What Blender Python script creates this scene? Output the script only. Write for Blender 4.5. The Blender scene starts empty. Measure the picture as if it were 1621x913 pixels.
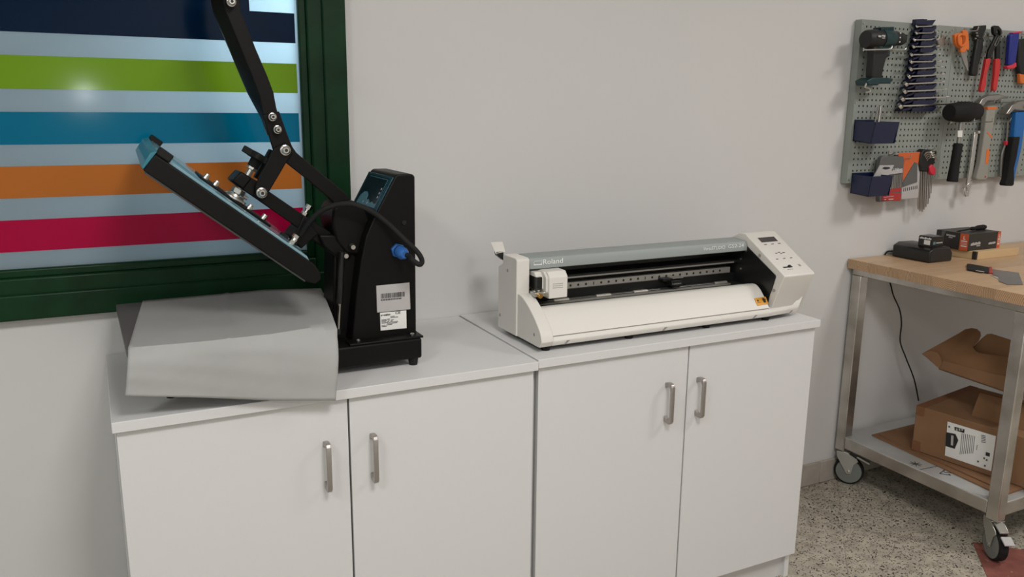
import bpy, bmesh, math, random
from mathutils import Vector as V, Matrix
random.seed(7)
scn = bpy.context.scene
COL = scn.collection

# ------------------------------------------------------------------ camera
F_PX, YAW, PITCH, ROLL = 1313.54377, 0.466827, 0.215907, 0.0098610
CAM = V((0.0100325, -2.0948181, 1.3879963))
W_PX, H_PX = 1621, 913
_f = V((math.sin(YAW) * math.cos(PITCH), math.cos(YAW) * math.cos(PITCH), -math.sin(PITCH)))
_r0 = V((math.cos(YAW), -math.sin(YAW), 0)); _u0 = _r0.cross(_f)
_r = math.cos(ROLL) * _r0 + math.sin(ROLL) * _u0
_u = -math.sin(ROLL) * _r0 + math.cos(ROLL) * _u0
cd = bpy.data.cameras.new('camera'); cam = bpy.data.objects.new('camera', cd); COL.objects.link(cam)
cd.sensor_fit = 'HORIZONTAL'; cd.sensor_width = 36; cd.lens = 36 * F_PX / W_PX; cd.clip_start = 0.02
cam.matrix_world = Matrix(((_r.x, _u.x, -_f.x, CAM.x), (_r.y, _u.y, -_f.y, CAM.y), (_r.z, _u.z, -_f.z, CAM.z), (0, 0, 0, 1)))
scn.camera = cam

# ------------------------------------------------------------------ world, lights, exposure
scn.view_settings.view_transform = 'Standard'; scn.view_settings.look = 'None'
scn.view_settings.gamma = 1; scn.view_settings.use_curve_mapping = False
scn.view_settings.exposure = 0.44
wd = bpy.data.worlds.new('world'); scn.world = wd; wd.use_nodes = True
wd.node_tree.nodes['Background'].inputs[0].default_value = (0.55, 0.68, 0.8, 1)
wd.node_tree.nodes['Background'].inputs[1].default_value = 0.10

def area(name, loc, size, power, color, target=None):
    l = bpy.data.lights.new(name, 'AREA'); l.shape = 'RECTANGLE'; l.size, l.size_y = size
    l.energy = power; l.color = color
    o = bpy.data.objects.new(name, l); COL.objects.link(o); o.location = loc
    if target is not None:
        o.rotation_euler = (V(target) - V(loc)).to_track_quat('-Z', 'Y').to_euler()
    return o
area('ceiling_panel_light', (3.1, -1.75, 2.74), (0.6, 0.6), 20, (1.0, 0.955, 0.915))
area('ceiling_panel_light', (0.6, -2.35, 2.74), (0.6, 0.6), 29, (1.0, 0.965, 0.935))
area('ceiling_panel_light', (-1.3, -2.35, 2.74), (0.6, 0.6), 21, (0.95, 1.0, 0.98))
area('ceiling_panel_light', (0.9, -4.3, 2.74), (0.6, 0.6), 20, (1.0, 0.965, 0.935))
# lamp of the room behind the frosted window
area('corridor_lamp', (0.56, 0.29, 1.655), (0.25, 0.25), 5.2, (0.84, 0.97, 1.0), (0.42, 0.0, 1.52))
# the phone's own small flash
fl = bpy.data.lights.new('phone_flash', 'POINT'); fl.energy = 4.0; fl.shadow_soft_size = 0.006; fl.color = (0.95, 1, 0.97)
flo = bpy.data.objects.new('phone_flash', fl); COL.objects.link(flo); flo.location = CAM + V((0.0, -0.01, 0.035))

def at(px, py, **k):
    """photo pixel -> world point on the plane x=, y= or z="""
    ax, val = list(k.items())[0]; i = 'xyz'.index(ax)
    d = _f + (px - 810.5) / F_PX * _r - (py - 456.5) / F_PX * _u
    return CAM + d * ((val - CAM[i]) / d[i])

# ------------------------------------------------------------------ materials
MATS = {}
def nodes_of(m):
    nt = m.node_tree; return nt, nt.nodes, nt.links, nt.nodes['Principled BSDF']
def mat(name, col, rough=0.5, metal=0.0, spec=0.5, bump=0, bscale=200, var=0.0, vscale=8, coat=0, trans=0, emit=None, estr=0):
    if name in MATS: return MATS[name]
    m = bpy.data.materials.new(name); m.use_nodes = True
    nt, N, L, b = nodes_of(m)
    b.inputs['Base Color'].default_value = (*col, 1); b.inputs['Roughness'].default_value = rough
    b.inputs['Metallic'].default_value = metal; b.inputs['Specular IOR Level'].default_value = spec
    b.inputs['Coat Weight'].default_value = coat; b.inputs['Transmission Weight'].default_value = trans
    if emit: b.inputs['Emission Color'].default_value = (*emit, 1); b.inputs['Emission Strength'].default_value = estr
    if var or bump:
        tc = N.new('ShaderNodeTexCoord')
        if var:
            n = N.new('ShaderNodeTexNoise'); n.inputs['Scale'].default_value = vscale; n.inputs['Detail'].default_value = 4
            L.new(tc.outputs['Object'], n.inputs['Vector'])
            r = N.new('ShaderNodeValToRGB')
            r.color_ramp.elements[0].color = (*[c * (1 - var) for c in col], 1); r.color_ramp.elements[0].position = .3
            r.color_ramp.elements[1].color = (*[min(1, c * (1 + var)) for c in col], 1); r.color_ramp.elements[1].position = .7
            L.new(n.outputs['Fac'], r.inputs['Fac']); L.new(r.outputs['Color'], b.inputs['Base Color'])
        if bump:
            n2 = N.new('ShaderNodeTexNoise'); n2.inputs['Scale'].default_value = bscale; n2.inputs['Detail'].default_value = 3
            L.new(tc.outputs['Object'], n2.inputs['Vector'])
            bp_ = N.new('ShaderNodeBump'); bp_.inputs['Strength'].default_value = bump; bp_.inputs['Distance'].default_value = 0.002
            L.new(n2.outputs['Fac'], bp_.inputs['Height']); L.new(bp_.outputs['Normal'], b.inputs['Normal'])
    MATS[name] = m; return m

mat('wall', (0.645, 0.637, 0.63), .85, spec=.2, bump=.12, bscale=60, var=.012, vscale=2)
mat('ceiling', (0.75, 0.75, 0.73), .9)
mat('baseboard', (0.40, 0.36, 0.32), .45, var=.10, vscale=18)
mat('melamine', (0.68, 0.675, 0.675), .45, spec=.35, bump=.05, bscale=300)
mat('melamine_edge', (0.62, 0.61, 0.60), .5)
mat('hole_shade', (0.004, 0.004, 0.004), .9, spec=.05)  # near-black that stands in for the shade behind the pegboard holes
mat('brushed_nickel', (0.42, 0.39, 0.37), .38, .9)
mat('green_paint', (0.0035, 0.030, 0.0095), .35, spec=.22, var=.25, vscale=14)
mat('black_powder', (0.0042, 0.0038, 0.0034), .45, spec=.18, bump=.1, bscale=900)
mat('black_gloss', (0.008, 0.008, 0.008), .28)
mat('black_rubber', (0.012, 0.012, 0.012), .75, spec=.25)
mat('chrome', (0.62, 0.60, 0.57), .22, 1.0)
mat('steel', (0.55, 0.54, 0.51), .38, 1.0)
mat('press_blue', (0.012, 0.16, 0.22), .32, coat=.3)
mat('press_blue_lit', (0.20, 0.36, 0.42), .25, coat=.4)  # blue made paler: light falling on the plate top is put into the colour
mat('platen_grey', (0.10, 0.10, 0.10), .55, var=.1)
mat('panel_blue', (0.006, 0.045, 0.065), .25)
mat('panel_teal', (0.08, 0.22, 0.28), .3)
mat('panel_navy', (0.003, 0.010, 0.02), .15)
mat('gland_blue', (0.03, 0.13, 0.42), .4)
mat('label_white', (0.78, 0.78, 0.76), .5)
mat('label_grey', (0.46, 0.44, 0.44), .5)
mat('ink', (0.015, 0.015, 0.017), .6)
mat('plotter_white', (0.73, 0.70, 0.655), .42, spec=.4)
mat('plotter_grey', (0.30, 0.33, 0.325), .5, spec=.45)
mat('plotter_seam', (0.33, 0.31, 0.29), .6)
mat('plotter_black', (0.009, 0.009, 0.009), .32)
mat('plotter_print', (0.85, 0.87, 0.86), .5)
mat('rail_grey', (0.42, 0.40, 0.36), .4, .5)
mat('dark_metal', (0.06, 0.06, 0.058), .3, .6)
mat('brass', (0.55, 0.30, 0.08), .3, 1)
mat('lcd', (0.06, 0.055, 0.055), .2)
mat('sticker_orange', (0.72, 0.33, 0.03), .5)
mat('pegboard', (0.275, 0.30, 0.275), .45, spec=.4)
mat('navy_plastic', (0.0045, 0.0065, 0.036), .4)
mat('bin_blue', (0.005, 0.011, 0.045), .4)
mat('drill_teal', (0.002, 0.030, 0.034), .42)
mat('drill_black', (0.008, 0.008, 0.008), .55)
mat('plier_orange', (0.72, 0.17, 0.03), .45)
mat('plier_red', (0.55, 0.025, 0.025), .45)
mat('handle_blue', (0.012, 0.022, 0.22), .45)
mat('handle_pink', (0.62, 0.03, 0.06), .45)
mat('hammer_blue', (0.01, 0.13, 0.42), .4)
mat('hammer_grey', (0.30, 0.29, 0.26), .55)
mat('tool_dark', (0.02, 0.02, 0.02), .4, .5)
mat('tool_steel', (0.40, 0.385, 0.36), .35, .95)
mat('case_grey', (0.11, 0.11, 0.11), .5)
mat('case_orange', (0.62, 0.12, 0.03), .5)
mat('case_red', (0.42, 0.03, 0.03), .5)
mat('wheel_grey', (0.17, 0.18, 0.165), .6)
mat('zinc', (0.50, 0.50, 0.47), .38, .8)
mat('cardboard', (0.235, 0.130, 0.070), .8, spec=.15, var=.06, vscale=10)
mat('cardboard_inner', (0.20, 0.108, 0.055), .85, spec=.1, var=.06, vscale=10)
mat('cardboard_dark', (0.19, 0.085, 0.042), .6, spec=.2)
mat('box_black', (0.025, 0.023, 0.022), .45)
mat('box_orange', (0.60, 0.11, 0.04), .5)
mat('box_wood', (0.62, 0.44, 0.25), .7, spec=.2)
mat('shelf_film', (0.52, 0.53, 0.53), .35, .35, var=.15, vscale=6)
mat('red_grip', (0.40, 0.05, 0.04), .5)
mat('blade_grey', (0.22, 0.21, 0.21), .35, .5)

def mk_paper():
    m = mat('release_paper', (0.52, 0.525, 0.515), .6, spec=.3, bump=.5, bscale=14, var=.035, vscale=9)
    return m
def thin_paper():
    m = mk_paper(); nt, N, L, b = nodes_of(m); out = [n for n in N if n.type == 'OUTPUT_MATERIAL'][0]
    t = N.new('ShaderNodeBsdfTranslucent'); t.inputs[0].default_value = (.62, .62, .60, 1)
    x = N.new('ShaderNodeMixShader'); x.inputs[0].default_value = .25; L.new(b.outputs[0], x.inputs[1]); L.new(t.outputs[0], x.inputs[2])
    tr = N.new('ShaderNodeBsdfTransparent'); y = N.new('ShaderNodeMixShader'); y.inputs[0].default_value = .12
    L.new(x.outputs[0], y.inputs[1]); L.new(tr.outputs[0], y.inputs[2]); L.new(y.outputs[0], out.inputs['Surface'])
thin_paper()
def mk_film(name, col, trans, gl=.16, rough=.12):
    m = bpy.data.materials.new(name); m.use_nodes = True
    nt, N, L, b = nodes_of(m); out = [n for n in N if n.type == 'OUTPUT_MATERIAL'][0]
    b.inputs['Base Color'].default_value = (*col, 1); b.inputs['Roughness'].default_value = rough
    b.inputs['Specular IOR Level'].default_value = gl
    t = N.new('ShaderNodeBsdfTranslucent'); t.inputs[0].default_value = (*col, 1)
    x = N.new('ShaderNodeMixShader'); x.inputs[0].default_value = trans
    L.new(b.outputs[0], x.inputs[1]); L.new(t.outputs[0], x.inputs[2]); L.new(x.outputs[0], out.inputs['Surface'])
    MATS[name] = m
mk_film('frosted_glass', (0.50, 0.60, 0.66), .62)
mk_film('film_navy', (0.001, 0.012, 0.038), .08)
mk_film('film_green', (0.19, 0.37, 0.018), .15)
mk_film('film_teal', (0.0003, 0.165, 0.30), .12)
mk_film('film_orange', (0.50, 0.155, 0.028), .10)
mk_film('film_crimson', (0.43, 0.003, 0.052), .08)

def mk_terrazzo(name, base, fleck, amount):
    m = bpy.data.materials.new(name); m.use_nodes = True; nt, N, L, b = nodes_of(m)
    g = N.new('ShaderNodeNewGeometry')
    nz = N.new('ShaderNodeTexNoise'); nz.inputs['Scale'].default_value = 45; nz.inputs['Detail'].default_value = 1
    L.new(g.outputs['Position'], nz.inputs['Vector'])
    sub = N.new('ShaderNodeVectorMath'); sub.operation = 'SUBTRACT'; sub.inputs[1].default_value = (.5, .5, .5); L.new(nz.outputs['Color'], sub.inputs[0])
    sc = N.new('ShaderNodeVectorMath'); sc.operation = 'SCALE'; sc.inputs['Scale'].default_value = .05; L.new(sub.outputs[0], sc.inputs[0])
    ad = N.new('ShaderNodeVectorMath'); ad.operation = 'ADD'; L.new(g.outputs['Position'], ad.inputs[0]); L.new(sc.outputs[0], ad.inputs[1])
    vo = N.new('ShaderNodeTexVoronoi'); vo.inputs['Scale'].default_value = 105; L.new(ad.outputs[0], vo.inputs['Vector'])
    lt = N.new('ShaderNodeMath'); lt.operation = 'LESS_THAN'; lt.inputs[1].default_value = .33; L.new(vo.outputs['Distance'], lt.inputs[0])
    sx = N.new('ShaderNodeSeparateColor'); L.new(vo.outputs['Color'], sx.inputs[0])
    lt2 = N.new('ShaderNodeMath'); lt2.operation = 'LESS_THAN'; lt2.inputs[1].default_value = amount; L.new(sx.outputs[0], lt2.inputs[0])
    mu = N.new('ShaderNodeMath'); mu.operation = 'MULTIPLY'; L.new(lt.outputs[0], mu.inputs[0]); L.new(lt2.outputs[0], mu.inputs[1])
    n3 = N.new('ShaderNodeTexNoise'); n3.inputs['Scale'].default_value = 22; n3.inputs['Detail'].default_value = 5; L.new(g.outputs['Position'], n3.inputs['Vector'])
    rp = N.new('ShaderNodeValToRGB'); rp.color_ramp.elements[0].color = (*[c * .8 for c in base], 1); rp.color_ramp.elements[1].color = (*[c * 1.15 for c in base], 1)
    rp.color_ramp.elements[0].position = .35; rp.color_ramp.elements[1].position = .65
    L.new(n3.outputs['Fac'], rp.inputs['Fac'])
    mx = N.new('ShaderNodeMix'); mx.data_type = 'RGBA'; L.new(mu.outputs[0], mx.inputs['Factor']); L.new(rp.outputs['Color'], mx.inputs[6]); mx.inputs[7].default_value = (*fleck, 1)
    L.new(mx.outputs[2], b.inputs['Base Color']); b.inputs['Roughness'].default_value = .42
    MATS[name] = m
mk_terrazzo('terrazzo', (0.43, 0.39, 0.32), (0.04, 0.034, 0.028), .92)
mk_terrazzo('terrazzo_red', (0.26, 0.095, 0.075), (0.45, 0.34, 0.28), .03)
mat('grout', (0.46, 0.42, 0.36), .8)

def mk_pine():
    m = bpy.data.materials.new('pine'); m.use_nodes = True; nt, N, L, b = nodes_of(m)
    tc = N.new('ShaderNodeTexCoord'); oi = N.new('ShaderNodeObjectInfo')
    # growth rings about an axis along x lying off the stave, its place random per stave
    m1 = N.new('ShaderNodeMath'); m1.operation = 'MULTIPLY_ADD'; m1.inputs[1].default_value = .30; m1.inputs[2].default_value = -.15; L.new(oi.outputs['Random'], m1.inputs[0])
    cb = N.new('ShaderNodeCombineXYZ'); L.new(m1.outputs[0], cb.inputs['Y']); cb.inputs['Z'].default_value = .030
    ad = N.new('ShaderNodeVectorMath'); L.new(tc.outputs['Object'], ad.inputs[0]); L.new(cb.outputs[0], ad.inputs[1])
    mp = N.new('ShaderNodeMapping'); mp.inputs['Scale'].default_value = (.04, 1, 1); L.new(ad.outputs[0], mp.inputs['Vector'])
    w = N.new('ShaderNodeTexWave'); w.wave_type = 'RINGS'; w.rings_direction = 'X'; w.inputs['Scale'].default_value = 58; w.inputs['Distortion'].default_value = .7; w.inputs['Detail'].default_value = 2; w.inputs['Detail Scale'].default_value = 1.2
    L.new(mp.outputs[0], w.inputs['Vector'])
    rp = N.new('ShaderNodeValToRGB'); e = rp.color_ramp.elements
    e[0].color = (0.33, 0.185, 0.095, 1); e[0].position = .05; e[1].color = (0.56, 0.375, 0.225, 1); e[1].position = .75
    L.new(w.outputs['Fac'], rp.inputs['Fac'])
    # long faces show the grain much fainter than the sawn end
    g = N.new('ShaderNodeNewGeometry'); sp = N.new('ShaderNodeSeparateXYZ'); L.new(g.outputs['Normal'], sp.inputs[0])
    ab = N.new('ShaderNodeMath'); ab.operation = 'ABSOLUTE'; L.new(sp.outputs['X'], ab.inputs[0])
    mx = N.new('ShaderNodeMix'); mx.data_type = 'RGBA'
    mr = N.new('ShaderNodeMapRange'); mr.inputs['To Min'].default_value = .22; mr.inputs['To Max'].default_value = 1; L.new(ab.outputs[0], mr.inputs['Value'])
    L.new(mr.outputs[0], mx.inputs['Factor']); mx.inputs[6].default_value = (0.60, 0.41, 0.245, 1); L.new(rp.outputs['Color'], mx.inputs[7])
    hs = N.new('ShaderNodeHueSaturation'); mv = N.new('ShaderNodeMapRange'); mv.inputs['To Min'].default_value = .86; mv.inputs['To Max'].default_value = 1.08
    L.new(oi.outputs['Random'], mv.inputs['Value']); L.new(mv.outputs[0], hs.inputs['Value']); L.new(mx.outputs[2], hs.inputs['Color'])
    L.new(hs.outputs['Color'], b.inputs['Base Color']); b.inputs['Roughness'].default_value = .38
    MATS['pine'] = m
mk_pine()
def mk_stainless():
    m = bpy.data.materials.new('stainless'); m.use_nodes = True; nt, N, L, b = nodes_of(m)
    tc = N.new('ShaderNodeTexCoord'); n = N.new('ShaderNodeTexNoise'); n.inputs['Scale'].default_value = 9; n.inputs['Detail'].default_value = 6
    L.new(tc.outputs['Object'], n.inputs['Vector'])
    rp = N.new('ShaderNodeValToRGB'); rp.color_ramp.elements[0].color = (0.44, 0.41, 0.37, 1); rp.color_ramp.elements[1].color = (0.64, 0.61, 0.57, 1)
    rp.color_ramp.elements[0].position = .35; rp.color_ramp.elements[1].position = .65
    L.new(n.outputs['Fac'], rp.inputs['Fac']); L.new(rp.outputs['Color'], b.inputs['Base Color'])
    b.inputs['Metallic'].default_value = .85; b.inputs['Roughness'].default_value = .24
    MATS['stainless'] = m
mk_stainless()

# ------------------------------------------------------------------ geometry helpers
class MB:
    def __init__(s): s.v = []; s.f = []
    def add(s, vs, fs):
        o = len(s.v); s.v += [V(p) for p in vs]; s.f += [[i + o for i in f] for f in fs]; return s
    def box(s, x0, x1, y0, y1, z0, z1):
        x0, x1 = sorted((x0, x1)); y0, y1 = sorted((y0, y1)); z0, z1 = sorted((z0, z1))
        return s.add([(x0,y0,z0),(x1,y0,z0),(x1,y1,z0),(x0,y1,z0),(x0,y0,z1),(x1,y0,z1),(x1,y1,z1),(x0,y1,z1)],
                     [(0,3,2,1),(4,5,6,7),(0,1,5,4),(1,2,6,5),(2,3,7,6),(3,0,4,7)])
    def obox(s, c, ax, ay, az, hx, hy, hz):
        c = V(c); vs = []
        for k in (-1, 1):
            for (i, j) in ((-1,-1),(1,-1),(1,1),(-1,1)): vs.append(c + V(ax)*hx*i + V(ay)*hy*j + V(az)*hz*k)
        return s.add(vs, [(0,3,2,1),(4,5,6,7),(0,1,5,4),(1,2,6,5),(2,3,7,6),(3,0,4,7)])
    def prism(s, poly, vec):
        n = len(poly); vec = V(vec); p = [V(q) for q in poly]
        nrm = sum((a.cross(b) for a, b in zip(p, p[1:] + p[:1])), V())
        if nrm.dot(vec) > 0: p = p[::-1]
        return s.add(p + [q + vec for q in p], [list(range(n)), list(range(2*n-1, n-1, -1))] + [[(i+1) % n, i, n+i, n+(i+1) % n] for i in range(n)])
    def cyl(s, a, b, r0, r1=None, n=16):
        return s.lathe(a, b, [(0, r0), (1, r0 if r1 is None else r1)], n)
    def lathe(s, a, b, prof, n=20):
        a, b = V(a), V(b); d = b - a; z = d.normalized(); x = z.orthogonal().normalized(); y = z.cross(x)
        vs = []; fs = []
        for t, r in prof:
            for i in range(n):
                g = 2*math.pi*i/n; vs.append(a + d*t + (x*math.cos(g) + y*math.sin(g))*r)
        for k in range(len(prof)-1):
            for i in range(n): fs.append((k*n+i, k*n+(i+1) % n, (k+1)*n+(i+1) % n, (k+1)*n+i))
        fs.append(list(range(n-1, -1, -1))); fs.append([(len(prof)-1)*n+i for i in range(n)])
        return s.add(vs, fs)
    def hexnut(s, a, b, r): return s.lathe(a, b, [(0, r), (1, r)], 6)
    def tube(s, pts, r, n=10, smooth=True, taper=None):
        p = [V(q) for q in pts]
        if smooth: p = spline(p, 6)
        vs = []; fs = []; up = None
        for i, q in enumerate(p):
            t = (p[min(i+1, len(p)-1)] - p[max(i-1, 0)]).normalized()
            if up is None: up = t.orthogonal().normalized()
            up = (up - t*up.dot(t)).normalized(); sd = t.cross(up)
            rr = r if taper is None else r*(1+(taper-1)*i/(len(p)-1))
            for k in range(n):
                g = 2*math.pi*k/n; vs.append(q + (up*math.cos(g) + sd*math.sin(g))*rr)
        for i in range(len(p)-1):
            for k in range(n): fs.append((i*n+k, i*n+(k+1) % n, (i+1)*n+(k+1) % n, (i+1)*n+k))
        fs.append(list(range(n-1, -1, -1))); fs.append([(len(p)-1)*n+k for k in range(n)])
        return s.add(vs, fs)
    def sheet(s, grid, th=0.0):
        h, w = len(grid), len(grid[0]); vs = [p for row in grid for p in row]
        fs = [(i*w+j, i*w+j+1, (i+1)*w+j+1, (i+1)*w+j) for i in range(h-1) for j in range(w-1)]
        return s.add(vs, fs)
def spline(p, k):
    out = []; n = len(p)
    for i in range(n-1):
        a, b, c, d = p[max(i-1, 0)], p[i], p[i+1], p[min(i+2, n-1)]
        for j in range(k):
            t = j/k; out.append(.5*((2*b) + (c-a)*t + (2*a-5*b+4*c-d)*t*t + (3*b-a-3*c+d)*t**3))
    out.append(p[-1]); return out
def smooth2(pts, k=6): return [tuple(q) for q in spline([V(p) for p in pts], k)]

WLOC = {}
def obj(name, mb, m, parent=None, bevel=0, seg=2, smooth=True, thick=0, angle=40):
    c = V([(min(v[i] for v in mb.v) + max(v[i] for v in mb.v))/2 for i in range(3)])
    me = bpy.data.meshes.new(name); me.from_pydata([tuple(v - c) for v in mb.v], [], mb.f); me.update()
    me.materials.append(MATS[m])
    if smooth:
        for p in me.polygons: p.use_smooth = True
        me.set_sharp_from_angle(angle=math.radians(angle))
    o = bpy.data.objects.new(name, me); COL.objects.link(o); WLOC[o.name] = c
    if parent is not None: o.parent = parent; o.location = c - WLOC[parent.name]
    else: o.location = c
    if thick:
        s = o.modifiers.new('thick', 'SOLIDIFY'); s.thickness = thick; s.offset = 0
    if bevel:
        b = o.modifiers.new('bevel', 'BEVEL'); b.width = bevel; b.segments = seg; b.limit_method = 'ANGLE'; b.angle_limit = math.radians(35); b.harden_normals = False
    return o
def tag(o, label, cat, group=None):
    o['label'] = label; o['category'] = cat
    if group: o['group'] = group
    return o
def thing(name, loc, label, cat, group=None):
    o = bpy.data.objects.new(name, None); COL.objects.link(o); o.empty_display_size = .05
    o.location = loc; WLOC[o.name] = V(loc); return tag(o, label, cat, group)
def struct(o): o['kind'] = 'structure'; return o
def text(name, s, parent, org, xd, ud, h, m, w=None, th=0.0004, bold=0.0):
    cu = bpy.data.curves.new(name, 'FONT'); cu.body = s; cu.size = 1; cu.extrude = 0.0; cu.offset = bold
    t = bpy.data.objects.new(name, cu); COL.objects.link(t)
    me = bpy.data.meshes.new_from_object(t); bpy.data.objects.remove(t)
    xs = [v.co.x for v in me.vertices]; ys = [v.co.y for v in me.vertices]
    x0, x1, y0, y1 = min(xs), max(xs), min(ys), max(ys); sy = h/(y1-y0); sx = sy if w is None else w/(x1-x0)
    xd, ud = V(xd).normalized(), V(ud).normalized(); nn = xd.cross(ud)
    mb = MB(); mb.v = [V(org) + xd*(v.co.x-x0)*sx + ud*(v.co.y-y0)*sy + nn*th for v in me.vertices]; mb.f = [list(p.vertices) for p in me.polygons]
    bpy.data.meshes.remove(me); return obj(name, mb, m, parent, smooth=False)
def L2(mb, org, xd, ud, x0, x1, y0, y1, th=0.0003):
    """flat print: a thin rectangle on a surface at org, spanned by xd / ud"""
    xd, ud = V(xd).normalized(), V(ud).normalized(); n = xd.cross(ud)
    c = V(org) + xd*(x0+x1)/2 + ud*(y0+y1)/2 + n*th/2
    mb.obox(c, xd, ud, n, abs(x1-x0)/2, abs(y1-y0)/2, th/2)

# ------------------------------------------------------------------ room shell
H = 0.8094
RX0, RX1, RY0, RH = -2.6, 4.6, -5.2, 2.8
WX0, WX1, WZ0, WZ1 = -1.35, 0.592, 0.9164, 2.15            # window outer frame
mb = MB()
mb.box(RX0, WX0, 0, .14, 0, RH).box(WX1, RX1, 0, .14, 0, RH).box(WX0, WX1, 0, .14, 0, WZ0).box(WX0, WX1, 0, .14, WZ1, RH)
struct(obj('wall_back', mb, 'wall', smooth=False))
struct(obj('wall_left', MB().box(RX0-.12, RX0, RY0, .14, 0, RH), 'wall'))
struct(obj('wall_right', MB().box(RX1, RX1+.12, RY0, .14, 0, RH), 'wall'))
struct(obj('wall_front', MB().box(RX0-.12, RX1+.12, RY0-.12, RY0, 0, RH), 'wall'))
struct(obj('ceiling', MB().box(RX0-.12, RX1+.12, RY0-.12, .14, RH, RH+.1), 'ceiling'))
fo = struct(obj('floor', MB().box(RX0-.12, RX1+.12, RY0-.12, .14, -.10, -.004), 'grout'))
# diagonal terrazzo tiles
T = 0.4025; q = math.sqrt(.5); u0, v0 = 1.7536, 1.3765
tile_me = {}
for nm in ('terrazzo', 'terrazzo_red'):
    t = MB().box(-T/2+.0004, T/2-.0004, -T/2+.0004, T/2-.0004, -.006, 0)
    me = bpy.data.meshes.new('tile'); me.from_pydata([tuple(v) for v in t.v], [], t.f); me.materials.append(MATS[nm]); tile_me[nm] = me
for i in range(-9, 12):
    for j in range(-12, 8):
        u, v = u0 + (i+.5)*T, v0 + (j+.5)*T
        x, y = (u+v)*q, (v-u)*q
        if not (RX0-.1 < x < RX1+.1 and -3.4 < y < .27): continue
        o = bpy.data.objects.new('tile', tile_me['terrazzo_red' if (i == 1 and j == -1) else 'terrazzo'])
        COL.objects.link(o); o.parent = fo; o.location = V((x, y, 0)) - WLOC[fo.name]; o.rotation_euler.z = -math.pi/4
# skirting of tile pieces
bb = struct(obj('baseboard_back', MB().box(RX0, RX1, -.004, 0, 0, .086), 'grout'))
x = 2.378 - .33*15
while x < RX1 - .01:
    a, b = max(x, RX0), min(x+.33, RX1)
    if b - a > .02: obj('skirting_tile', MB().box(a+.0008, b-.0008, -.011, -.002, .001, .088), 'baseboard', bb, .003)
    x += .33

# ------------------------------------------------------------------ window with striped film
win = bpy.data.objects.new('window_1', None); COL.objects.link(win); win.location = (WX0, 0, WZ0); WLOC[win.name] = V((WX0, 0, WZ0)); struct(win)
def ring(mb, x0, x1, z0, z1, w, y0, y1):
    for (a, b, c, d) in ((x0, x1, z0, z0+w), (x0, x1, z1-w, z1), (x0, x0+w, z0+w, z1-w), (x1-w, x1, z0+w, z1-w)): mb.box(a, b, y0, y1, c, d)
    return mb
GX1 = at(478, 200, y=0).x; GZ0 = at(100, 428, y=0).z       # glass edges
fw = WX1 - GX1
def frame_bar(name, x0, x1, z0, z1, y0, y1, bev=.004): return obj(name, MB().box(x0, x1, y0, y1, z0, z1), 'green_paint', win, bev)
ow = fw*.52                                                # outer frame width
for nm, d0, d1, y0, y1 in (('outer_frame', 0, ow, -.030, .06), ('sash', ow-.004, fw*.84, -.020, .05), ('glazing_bead', fw*.82, fw, -.008, .03)):
    a0, a1, b0, b1 = WX0+d0, WX1-d0, WZ0+d0, WZ1-d0; t = d1-d0
    frame_bar(nm, a1-t, a1, b0, b1, y0, y1); frame_bar(nm, a0, a0+t, b0, b1, y0, y1)
    frame_bar(nm, a0+t, a1-t, b0, b0+t, y0, y1); frame_bar(nm, a0+t, a1-t, b1-t, b1, y0, y1)
gx0 = WX0+fw
obj('glass_pane', MB().box(gx0-.002, GX1+.002, .004, .010, WZ0+fw-.002, WZ1-fw+.002), 'frosted_glass', win)
EDG = GX1 - .006
def stripe(za, zb, m, x0=gx0, x1=None):
    obj('film_stripe', MB().box(x0, EDG if x1 is None else x1, .0032, .004, za, zb), m, win, smooth=False)
S = 1.125
sz = [1.3615, 1.319, 1.2574, 1.2148, 1.1531, 1.1119, 1.0509, 1.0085, .9463]
sz = [s*S for s in sz]
stripe(sz[2], sz[1], 'film_green'); stripe(sz[4], sz[3], 'film_teal'); stripe(sz[6], sz[5], 'film_orange'); stripe(sz[8], sz[7], 'film_crimson')
nt_ = at(430, 19, y=0).z; nx_ = at(395, 10, y=0).x
obj('film_stripe', MB().prism([(gx0, .0032, sz[0]), (EDG, .0032, sz[0]), (EDG, .0032, nt_), (nx_, .0032, nt_), (nx_, .0032, nt_+.34), (gx0, .0032, nt_+.34)], (0, .0008, 0)), 'film_navy', win, smooth=False)

# ------------------------------------------------------------------ cabinets
FY = -.4747
def handle(parent, x, zc, y):
    L_, pr, w, th = .112, .030, .010, .0075
    prof = smooth2([(0, -L_/2+.004), (-.012, -L_/2+.001), (-pr+.006, -L_/2+.002), (-pr, -L_/2+.010)], 4) + smooth2([(-pr, L_/2-.010), (-pr+.006, L_/2-.002), (-.012, L_/2-.001), (0, L_/2-.004)], 4)
    inner = smooth2([(0, L_/2-.018), (-.010, L_/2-.012), (-pr+th+.004, L_/2-.013), (-pr+th, L_/2-.022)], 4) + smooth2([(-pr+th, -L_/2+.022), (-pr+th+.004, -L_/2+.013), (-.010, -L_/2+.012), (0, -L_/2+.018)], 4)
    poly = [V((x-w/2, y+a, zc+b)) for a, b in prof+inner]
    mb = MB(); n = len(prof)+len(inner); h = n//2
    # strip of quads between outer and inner contour
    o_, i_ = [V((x-w/2, y+a, zc+b)) for a, b in prof], [V((x-w/2, y+a, zc+b)) for a, b in inner[::-1]]
    vs = []; fs = []; m_ = len(o_)
    for p, s_ in zip(o_, i_): vs += [p, p+V((w, 0, 0)), s_+V((w, 0, 0)), s_]
    for k in range(m_-1):
        for e in range(4): fs.append((k*4+e, (k+1)*4+e, (k+1)*4+(e+1) % 4, k*4+(e+1) % 4))
    fs += [(0, 1, 2, 3), tuple((m_-1)*4+e for e in (3, 2, 1, 0))]
    mb.add(vs, fs)
    return obj('handle', mb, 'brushed_nickel', parent, .0012)
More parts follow.
